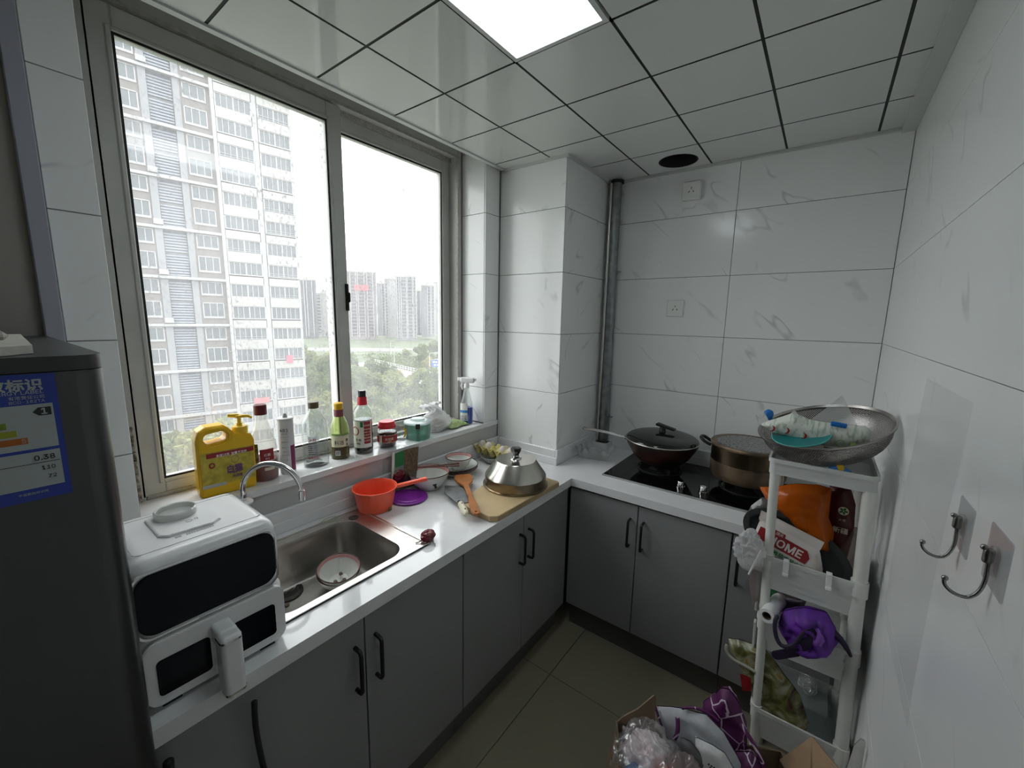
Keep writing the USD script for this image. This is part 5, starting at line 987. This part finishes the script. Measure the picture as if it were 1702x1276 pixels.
B = thing('teal_plate', 'teal plastic plate lying at the front of the steel basket', 'plate', (1.096, -.538, 1.205), rot=(16, -12, 0)); pr('teal', (.015, .19, .20), .3); pr('teal_rim', (.06, .40, .38), .3)
part(B, 'plate_body', lathe([(0, 0), (.050, .001), (.070, .008), (.072, .010), (.069, .0105), (.049, .004), (0, .003)], 48), 'teal', 30); part(B, 'rim', tube(arc((0, 0, .0095), .071, 0, 2 * PI, 48, (1, 0, 0), (0, 1, 0))[:-1], .0018, 6, True), 'teal_rim', True)
B = thing('seasoning_packet', 'blue and yellow sachet on the top tray under the basket', 'packet', (0, 0, 0)); part(B, 'sachet', puff([(1.165, 1.148), (1.190, 1.158), (1.215, 1.147), (1.222, 1.132), (1.170, 1.130)], .010, .006, .002, 1, V2(-.590)), 'label_blue', True); part(B, 'flash', puff([(1.182, 1.158), (1.197, 1.160), (1.202, 1.136), (1.186, 1.136)], .012, .006, .001, 1, V2(-.592)), 'cap_yellow', True)
# second tier
mat('orange_film', {'p': ('principled_bsdf', {'base_color': (.62, .13, .005), 'roughness': .22}), 'g': ('geometry', {}), 'n': ('noise_texture', {'scale': 60, 'detail': 3}), 'b': ('bump', {'strength': .5, 'distance': .004}), 't': ('translucent_bsdf', {'color': (.7, .16, .01)}), 'm': ('mix_closure', {'fac': .3})},
    [('g.position', 'n.vector'), ('n.fac', 'b.height'), ('b.normal', 'p.normal'), ('p.BSDF', 'm.closure1'), ('t.BSDF', 'm.closure2')], 'm.closure')
OR = [(1.003, 1.012), (1.041, 1.024), (1.093, 1.050), (1.151, 1.064), (1.183, 1.062), (1.186, 0.971), (1.204, 0.929), (1.203, 0.870), (1.150, 0.860), (1.120, 0.905), (1.090, 0.935), (1.056, 0.958), (1.025, 0.979)]
single('orange_bag', puff(OR, .055, .010, .014, 5, V2(-.500)), 'orange_film', 'large orange plastic bag hanging out of the second cart tier', 'plastic bag', smooth=True)
pr('pouch_maroon', (.085, .008, .010), .35)
B = thing('date_pouch', 'dark red stand-up pouch with a round green emblem and white characters behind the orange bag', 'pouch', (0, 0, 0)); part(B, 'pouch_body', puff([(1.180, 1.062), (1.226, 1.066), (1.244, 1.016), (1.250, 0.925), (1.244, .845), (1.185, .840), (1.180, 0.959)], .040, .010, .003, 6, V2(-.465)), 'pouch_maroon', True)
Y_ = -.4885
part(B, 'emblem', frame(ext(Point(0, 0).buffer(.0125, 20), .0006), (1.218, Y_, .996), (1, 0, 0), (0, 0, 1)), 'label_cream', False); part(B, 'emblem_mark', frame(ext(unary_union([affinity.rotate(sbox(.002, -.003, .010, .002), a, origin=(0, 0)) for a in (0, 72, 144, 216, 288)]), .0006), (1.218, Y_ - .0007, .996), (1, 0, 0), (0, 0, 1)), 'green_print', False)
part(B, 'lettering', [frame(text('新疆', .0165, cjk=True, bold=1, center=True), (1.217, Y_ - .0004, .936), (1, 0, .0), (0, 0, 1)), frame(text('大枣', .008, cjk=True, center=True), (1.218, Y_ - .0004, .968), (1, 0, 0), (0, 0, 1))], 'label_cream', False); part(B, 'hang_hole', frame(ext(Point(0, 0).buffer(.0028), .0008), (1.210, Y_ + .012, 1.053), (1, 0, 0), (0, 0, 1)), 'white_print', False)
pr('hotpot_white', (.70, .65, .62), .35)
a_ = np.array([1., 0, -.30]); a_ /= np.linalg.norm(a_); b_ = np.array([.30, .28, 1.]); b_ -= a_ * np.dot(a_, b_); b_ /= np.linalg.norm(b_)
O_ = (1.016, -.574, .832); HP = (O_, a_, b_)
B = thing('hotpot_base_pack', 'white soup base packet with a crimson HOME band leaning in the second cart tier', 'packet', (0, 0, 0))
part(B, 'packet_body', puff([(-.012, -.06), (.140, -.012), (.168, .002), (.166, .05), (.138, .098), (-.024, .098), (-.020, .05)], .022, .010, .003, 7, HP), 'hotpot_white', True); part(B, 'sealed_top', puff([(-.028, .096), (.138, .096), (.138, .126), (-.032, .126)], .003, .008, .0015, 8, HP), 'hotpot_white', True)
def hp(u, v, k): return tuple(np.array(O_) + a_ * u + b_ * v + np.cross(a_, b_) * (.0136 + k * .0004))
part(B, 'brand_band', frame(ext(Polygon([(-.014, .046), (.120, .044), (.124, .064), (.112, .082), (.052, .084), (.050, .094), (.022, .094), (.018, .084), (-.015, .082)]), .0006), hp(0, 0, 0), a_, b_), 'label_red', False)
part(B, 'lettering', [frame(text('HOME', .022, bold=2), hp(.014, .052, 2), a_, b_), frame(text('顶天', .009, cjk=True, bold=1), hp(.026, .083, 2), a_, b_)], 'hotpot_white', False)
part(B, 'lettering', frame(text('番茄香茄火锅', .0125, cjk=True, bold=1), hp(.040, .026, 2), a_, b_), 'green_print', False)
part(B, 'picture', frame(ext(unary_union([Point(.105 + .010 * k, .010 + .003 * (k % 2)).buffer(.008) for k in range(4)]), .0006), hp(0, 0, 1), a_, b_), 'label_red', False)
# dark oval pan behind the packet
pr('pan_gray', (.035, .04, .04), .4); PA = np.array([1., 0, -.22]); PA /= np.linalg.norm(PA); PB = np.array([.22, .35, 1.]); PB -= PA * np.dot(PA, PB); PB /= np.linalg.norm(PB)
el = affinity.rotate(affinity.scale(Point(0, 0).buffer(1, 40), .150, .082), -22, origin=(0, 0))
B = thing('serving_tray', 'dark oval tray leaning behind the soup base packet on the second tier', 'tray', (0, 0, 0)); pl_ = ((1.115, -.530, .865), (1, 0, 0), (0, .30, .95))
part(B, 'rim', frame(soft_ext(el.difference(el.buffer(-.020)), .012, .005, 3), *pl_), 'pan_gray', 30); part(B, 'tray_base', frame(ext(el.buffer(-.018), .004).apply_translation((0, 0, -.012)), *pl_), 'pan_gray', False)
single('clear_bag', puff([(.968, .868), (.984, .930), (1.015, .972), (1.044, .950), (1.058, .90), (1.04, .86)], .030, .008, .012, 9, V2(-.46)), 'bag_clear', 'crinkled clear bag bulging left of the cart beside the hob', 'plastic bag', smooth=True)
single('crumpled_bag', at(crumple((.036, .026, .050), 14, .55, 2.4, 4), (1.006, -.602, .850)), 'bag_white', 'crumpled white plastic bag hanging off the left of the second tier', 'plastic bag', smooth=True)
single('white_stick', tube([(1.038, -.625, .868), (1.014, -.628, .782)], [.0035, .0028], 8), 'white_plastic', 'thin white plastic stick poking down beside the cart pole', 'stick', smooth=True)
single('wall_bag', puff([(1.225, .915), (1.250, .950), (1.276, .93), (1.284, .85), (1.28, .765), (1.20, .765), (1.205, .84)], .045, .009, .016, 12, V2(-.47)), 'bag_pinkish', 'crinkled pinkish clear bag in the right corner of the second tier', 'plastic bag', smooth=True)
single('hanging_bag', puff([(1.022, .800), (1.040, .770), (1.046, .69), (1.030, .66), (1.012, .74)], .012, .007, .006, 3, V2(-.585)), 'bag_pinkish', 'pale bag corner hanging below the left rim of the second tier', 'plastic bag', smooth=True)
# third tier
pr('glove_purple', (.13, .02, .34), .6, var=(25, .45, 3, (.06, .012, .16))); pr('glove_lilac', (.22, .07, .42), .65); pr('glove_dark', (.018, .008, .035), .6)
B = thing('purple_hat', 'bright purple fabric cap with dark trim draped over the third cart tier', 'cap', (0, 0, 0))
part(B, 'crown', puff([(1.101, 0.634), (1.108, 0.684), (1.134, 0.716), (1.161, 0.731), (1.209, 0.733), (1.232, 0.700), (1.242, 0.66), (1.226, 0.612), (1.182, 0.596), (1.160, 0.596), (1.131, 0.606)], .070, .007, .034, 15, V2(-.600)), 'glove_purple', True)
part(B, 'fold', puff([(1.170, .700), (1.200, .715), (1.218, .690), (1.206, .640), (1.186, .604), (1.160, .604), (1.172, .650)], .040, .007, .026, 17, V2(-.622)), 'glove_lilac', True)
part(B, 'trim', tube(spline([(1.100, -.640, .690), (1.100, -.655, .640), (1.118, -.66, .618), (1.146, -.66, .640), (1.166, -.655, .690), (1.180, -.648, .700)], 30), .0055, 10), 'glove_dark', True); part(B, 'strap', frame(soft_ext(LineString([(1.108, .578), (1.150, .612), (1.172, .655), (1.178, .690)]).buffer(.0125), .007, .003, 3), (0, -.655, 0), (1, 0, 0), (0, 0, 1)), 'glove_dark', 30)
part(B, 'tail', tube(spline([(1.215, -.610, .690), (1.240, -.620, .682), (1.258, -.624, .664), (1.270, -.626, .645)], 16), np.linspace(.012, .004, 16), 10), 'glove_dark', True)
B = thing('film_roll', 'white film roll with a dark hollow core sticking out of the third tier', 'roll', (1.072, -.640, .678)); rl_ = ((0, 0, 0), (0, 0, 1), (1, -.22, 0))
part(B, 'roll_body', frame(lathe([(.012, 0), (.021, 0), (.021, .20), (.012, .20), (.012, 0)], 32), *rl_), 'white_plastic', 30)
part(B, 'core', frame(lathe([(.0095, .001), (.0125, .0005), (.0125, .199), (.0095, .199), (.0095, .001)], 28), *rl_), pr('core_brown', (.06, .045, .03), .8), 30)
B = thing('green_packet', 'green and silver snack packet behind the film roll on the third tier', 'packet', (0, 0, 0)); part(B, 'packet_body', puff([(1.058, .715), (1.080, .712), (1.110, .690), (1.10, .62), (1.06, .62)], .02, .008, .006, 4, V2(-.52)), 'green_print', True); part(B, 'foil', puff([(1.085, .712), (1.110, .712), (1.165, .712), (1.150, .64), (1.10, .64)], .02, .008, .012, 6, V2(-.53)), pr('foil', (.45, .40, .38), .25, .8), True)
# lowest tier
mat('veg_print', {'g': ('geometry', {}), 'n': ('noise_texture', {'scale': 17, 'detail': 4, 'distortion': 1.2}), 'r': ('rgb_ramp', {'ramp': [(.34, (.07, .02, .025)), (.44, (.09, .10, .03)), (.52, (.20, .19, .08)), (.60, (.34, .33, .24)), (.68, (.30, .17, .02))]}), 'p': ('principled_bsdf', {'roughness': .22}), 'b': ('bump', {'strength': .3, 'distance': .004})}, [('g.position', 'n.vector'), ('n.fac', 'r.fac'), ('r.color', 'p.base_color'), ('n.fac', 'b.height'), ('b.normal', 'p.normal')], 'p.BSDF')
B = thing('vegetable_bag', 'glossy printed green and brown vegetable bag leaning out of the lowest tier', 'food bag', (0, 0, 0)); VG = [(0.972, 0.499), (1.010, .512), (1.050, 0.517), (1.075, .515), (1.111, 0.481), (1.180, 0.408), (1.210, 0.334), (1.20, .27), (1.06, .25), (1.055, 0.356), (1.015, 0.420), (0.985, 0.455)]
part(B, 'bag_body', puff(VG, .045, .010, .012, 21, V2(-.565)), 'veg_print', True); part(B, 'bag_seal', tube(spline([(.974, -.592, .495), (.985, -.594, .462), (1.02, -.596, .455), (1.058, -.596, .448)], 16), .005, 8), pr('seal_gray', (.36, .36, .30), .4), True); part(B, 'label', puff([(1.020, .415), (1.050, .420), (1.056, .375), (1.032, .362)], .004, .006, .001, 3, V2(-.592)), 'label_red', True)
sc = []
rs = np.random.default_rng(5)
for k in range(34):
    d = rs.normal(size=3); d /= np.linalg.norm(d); e = np.cross(d, rs.normal(size=3)); e /= np.linalg.norm(e); sc.append(tube(arc((1.200, -.425, .352) + d * .012, .020 * rs.uniform(.5, 1), 0, 2 * PI, 16, d, e)[:-1], .0009, 4, True))
single('scouring_ball', cat(*sc), 'chrome', 'steel wool scouring ball lying in the lowest cart tier', 'scourer', smooth=True)
B = thing('clear_box', 'translucent lidded plastic box in the lowest cart tier under the scourer', 'box', (1.170, -.430, .234)); part(B, 'box_body', ext(sbox(-.075, -.055, .075, .055).buffer(.008).difference(sbox(-.074, -.054, .074, .054).buffer(.006)), .088), 'lid_clear', 30); part(B, 'lid', ext(sbox(-.078, -.058, .078, .058).buffer(.008), .006).apply_translation((0, 0, .0885)), 'lid_clear', 30)
single('clear_wrap', puff([(1.085, .465), (1.110, .470), (1.255, .400), (1.262, .25), (1.10, .25)], .020, .012, .014, 23, V2(-.378)), 'bag_clear', 'sheet of crinkled clear wrap standing in the lowest cart tier', 'plastic wrap', smooth=True)

# ================================================================ CARDBOARD BOX ON THE FLOOR
pr('cardboard', (.20, .135, .085), .8, var=(30, .15)); pr('cardboard_light', (.34, .22, .13), .8, var=(30, .15)); pr('card_edge', (.16, .12, .07), .9, var=(300, .6))
c0 = np.array([.757, -.963]); ang = math.atan2(.455, .89); e1 = np.array([math.cos(ang), math.sin(ang)]); e2 = np.array([e1[1], -e1[0]]); BW, BD, BHt = .44, .40, .385
B = thing('cardboard_box', 'brown cardboard box on the floor overflowing with bags', 'box', (*c0, 0), ang); t_ = .005
part(B, 'side_panel', bx(0, BW, -t_, 0, 0, BHt), 'cardboard', False); part(B, 'side_panel', bx(0, t_, -BD, -t_, 0, BHt), 'cardboard', False); part(B, 'side_panel', bx(BW - t_, BW, -BD, -t_, 0, BHt), 'cardboard', False); part(B, 'side_panel', bx(0, BW, -BD - t_, -BD, 0, BHt), 'cardboard', False); part(B, 'bottom', bx(t_, BW - t_, -BD, -t_, 0, .005), 'cardboard', False)
part(B, 'flap', frame(ext(Polygon([(0, 0), (.018, .022), (.055, .050), (.098, .100), (.104, .098), (.104, .0)]), t_), (.002, -.001, BHt), (1, 0, 0), (0, .10, 1)), 'cardboard', False); part(B, 'flap', frame(ext(Polygon([(0, 0), (.085, .0), (.13, .0), (.13, -.02), (.115, .125), (.02, .115)]), t_), (BW - .01, -.02, BHt - .01), (.15, -1, 0), (.55, .1, .9)), 'cardboard_light', False)
part(B, 'flap', frame(ext(Polygon([(0, 0), (.36, 0), (.34, .10), (.02, .10)]), t_), (-.0, -.02, BHt), (0, -1, 0), (-.25, 0, -1)), 'cardboard', False); part(B, 'torn_edge', tube([(0.002, -.002, BHt), (.001, -.39, BHt + .001)], .004, 6), 'card_edge', False)
mat('cloth_purple', {'g': ('geometry', {}), 'v': ('voronoi_texture', {'feature': 'distance_to_edge', 'scale': 15}), 'r': ('rgb_ramp', {'ramp': [(.0, (.55, .45, .55)), (.018, (.55, .45, .55)), (.028, (.085, .006, .075))]}), 'p': ('principled_bsdf', {'roughness': .6})}, [('g.position', 'v.vector'), ('v.distance', 'r.fac'), ('r.color', 'p.base_color')], 'p.BSDF')
pr('lining_gray', (.42, .43, .46), .45); pr('lining_shade', (.20, .20, .21), .5); pr('nonwoven', (.60, .60, .60), .7, bump=(300, .2)); pr('mesh_hole', (.03, .03, .03), .8); pr('bag_orange', (.72, .06, .025), .35); pr('bag_blue', (.03, .10, .26), .35)  # the darker lining tone puts shade into the colour of one fold
B = thing('insulated_bag', 'gray-lined insulated bag with a purple cover of white lines, standing in the box', 'bag', (0, 0, 0))
part(B, 'cover', puff([(0.955, 0.455), (0.987, 0.505), (.995, .528), (1.016, 0.538), (1.040, 0.510), (1.064, 0.455), (1.075, 0.36), (1.05, .30), (.96, .33)], .060, .009, .016, 31, V2(-.815)), 'cloth_purple', True)
part(B, 'lining', puff([(0.846, 0.428), (0.915, 0.462), (0.975, 0.486), (1.020, .465), (1.060, 0.415), (1.103, 0.340), (1.08, .25), (0.917, 0.234), (.87, .33)], .030, .010, .010, 32, ((0, -.905, 0), (1, 0, 0), (0, .04, 1))), 'lining_gray', True)
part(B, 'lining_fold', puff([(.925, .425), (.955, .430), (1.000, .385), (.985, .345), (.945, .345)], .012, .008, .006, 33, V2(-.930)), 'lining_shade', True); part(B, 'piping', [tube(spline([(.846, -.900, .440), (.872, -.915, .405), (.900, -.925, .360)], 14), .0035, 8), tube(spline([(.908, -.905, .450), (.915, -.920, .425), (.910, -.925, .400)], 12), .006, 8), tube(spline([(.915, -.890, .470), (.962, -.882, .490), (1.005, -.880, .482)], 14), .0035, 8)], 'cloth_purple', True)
part(B, 'handle', [tube(spline([(1.052, -.84, .470), (1.085, -.86, .455), (1.118, -.87, .405), (1.125, -.88, .33)], 20), .005, 8)], 'cloth_purple', True)
B = thing('nonwoven_bag', 'white woven bag with a perforated strip in the middle of the box', 'bag', (0, 0, 0)); NWp = ((0, -.955, 0), (1, 0, 0), (0, .10, 1))
part(B, 'bag_body', puff([(0.958, 0.432), (1.000, .440), (1.030, 0.436), (1.066, 0.395), (1.09, .30), (.975, .29), (.968, .37)], .030, .009, .006, 41, NWp), 'nonwoven', True)
hs_ = [frame(ext(Point(0, 0).buffer(.0022, 5), .0006), (1.003 + .0062 * i + .0031 * (j % 2) + (.001 * j), -.9735 + .001 * (16 - j) * .6, .428 - .0062 * j), (1, 0, 0), (0, .1, 1)) for j in range(17) for i in range(4)]
part(B, 'perforation', cat(*hs_), 'mesh_hole', False, kind='stuff')
clear('bag_shiny', (.95, .95, .95), .12, .10, .16, (.9, .9, .9), bump=(40, .6))
B = thing('shiny_bag', 'big shiny clear plastic bag filled with wrappers, at the left of the box', 'plastic bag', (.868, -1.000, .335), .4); part(B, 'bag_body', crumple((.088, .095, .105), 51, .30, 2.4, 5), 'bag_shiny', True); part(B, 'wrappers', crumple((.070, .075, .085), 52, .35, 2.4, 4), pr('wrapper_mix', (.74, .70, .72), .35, var=(16, .5, 3, (.52, .38, .42))), True)
single('blue_bag', crumple((.055, .060, .06), 53, .4, 2.4, 4).apply_translation((.880, -1.085, .345)), 'bag_blue', 'crumpled dark blue bag under the shiny clear bag', 'plastic bag', smooth=True)
single('orange_red_bag', crumple((.040, .040, .04), 54, .5, 2.6, 4).apply_translation((.925, -1.055, .375)), 'bag_orange', 'small crumpled orange-red bag at the bottom of the picture in the box', 'plastic bag', smooth=True)
single('gray_clear_bag', crumple((.050, .050, .055), 55, .5, 2.6, 4).apply_translation((.962, -1.010, .375)), 'bag_pinkish', 'crinkled grayish clear bag between the orange-red bag and the woven bag', 'plastic bag', smooth=True)
single('maroon_bag', puff([(1.045, .400), (1.085, .430), (1.118, .405), (1.135, .34), (1.12, .27), (1.05, .28)], .05, .010, .02, 61, V2(-.86)), 'cloth_purple', 'dark purple crumpled bag at the right side of the box', 'bag', smooth=True)
pr('paper_white', (.66, .65, .62), .6)
single('paper_bag', puff([(1.278, .440), (1.285, .520), (1.296, .548), (1.304, .545), (1.306, .40), (1.275, .38)], .010, .008, .003, 4, V2(-.780)), 'paper_white', 'folded white paper sleeve at the foot of the right wall', 'paper', smooth=True)

# ================================================================ WALL HOOKS
pr('hook_metal', (.32, .32, .31), .25, 1.0)
clear('hook_pad', (.92, .92, .93), .06, .15, .25, (.72, .72, .72))
for y, z, lab, k in ((-1.133, 1.247, 'left of two steel hooks on clear square adhesive pads on the right wall', 1.0), (-1.270, 1.260, 'right of two steel hooks on clear square adhesive pads on the right wall', 1.0)):
    B = thing('wall_hook', lab, 'hook', (XR - .0004, y, z))
    part(B, 'pad', frame(ext(sbox(-.033, -.033, .033, .033).buffer(.003, 4), .0015), (0, 0, 0), (0, -1, 0), (0, 0, 1)), 'hook_pad', False)
    part(B, 'base', [frame(ext(Point(0, .006).buffer(.011, 14).union(sbox(-.011, -.016, .011, .006)), .0045), (-.0012, 0, 0), (0, -1, 0), (0, 0, 1))], 'bag_clear', 30); part(B, 'pivot', [rbox(-.013, -.003, -.0045, .0045, -.006, .014, .004, 10), rbox(-.016, -.009, -.0035, .0035, .010, .017, .003, 10)], 'hook_metal', 40)
    pts = spline([(-.007, 0, .002), (-.0065, 0, -.020), (-.009, 0, -.042), (-.018, 0, -.055), (-.030, 0, -.054), (-.039, 0, -.038)], 30)
    part(B, 'hook', tube(pts, .0021, 10), 'hook_metal', True); part(B, 'tip', at(trimesh.creation.icosphere(subdivisions=2, radius=.0034), pts[-1]), 'hook_metal', True)

# ---- protective film left on the right wall tiles
clear('wall_film', (.985, .985, .985), .0, .35, .05, (.8, .8, .8))
def filmf(u, v):
    y, z = -1.06 + .36 * u, .84 + .58 * v
    return XR - .0022 - .0015 * np.abs(np.sin(9 * u + 2.2 * v + 2 * np.sin(5 * v))), y + .012 * np.sin(4 * v), z
m = M['wall_film']; UsdShade.Shader.Get(stage, '/World/Looks/wall_film/ma').GetInput('value2').Set(.10)
single('protective_film', sheet(filmf, 30, 40, .0003), 'wall_film', 'faint crinkled clear protective film clinging to the right wall above the hooks', 'film', smooth=True)
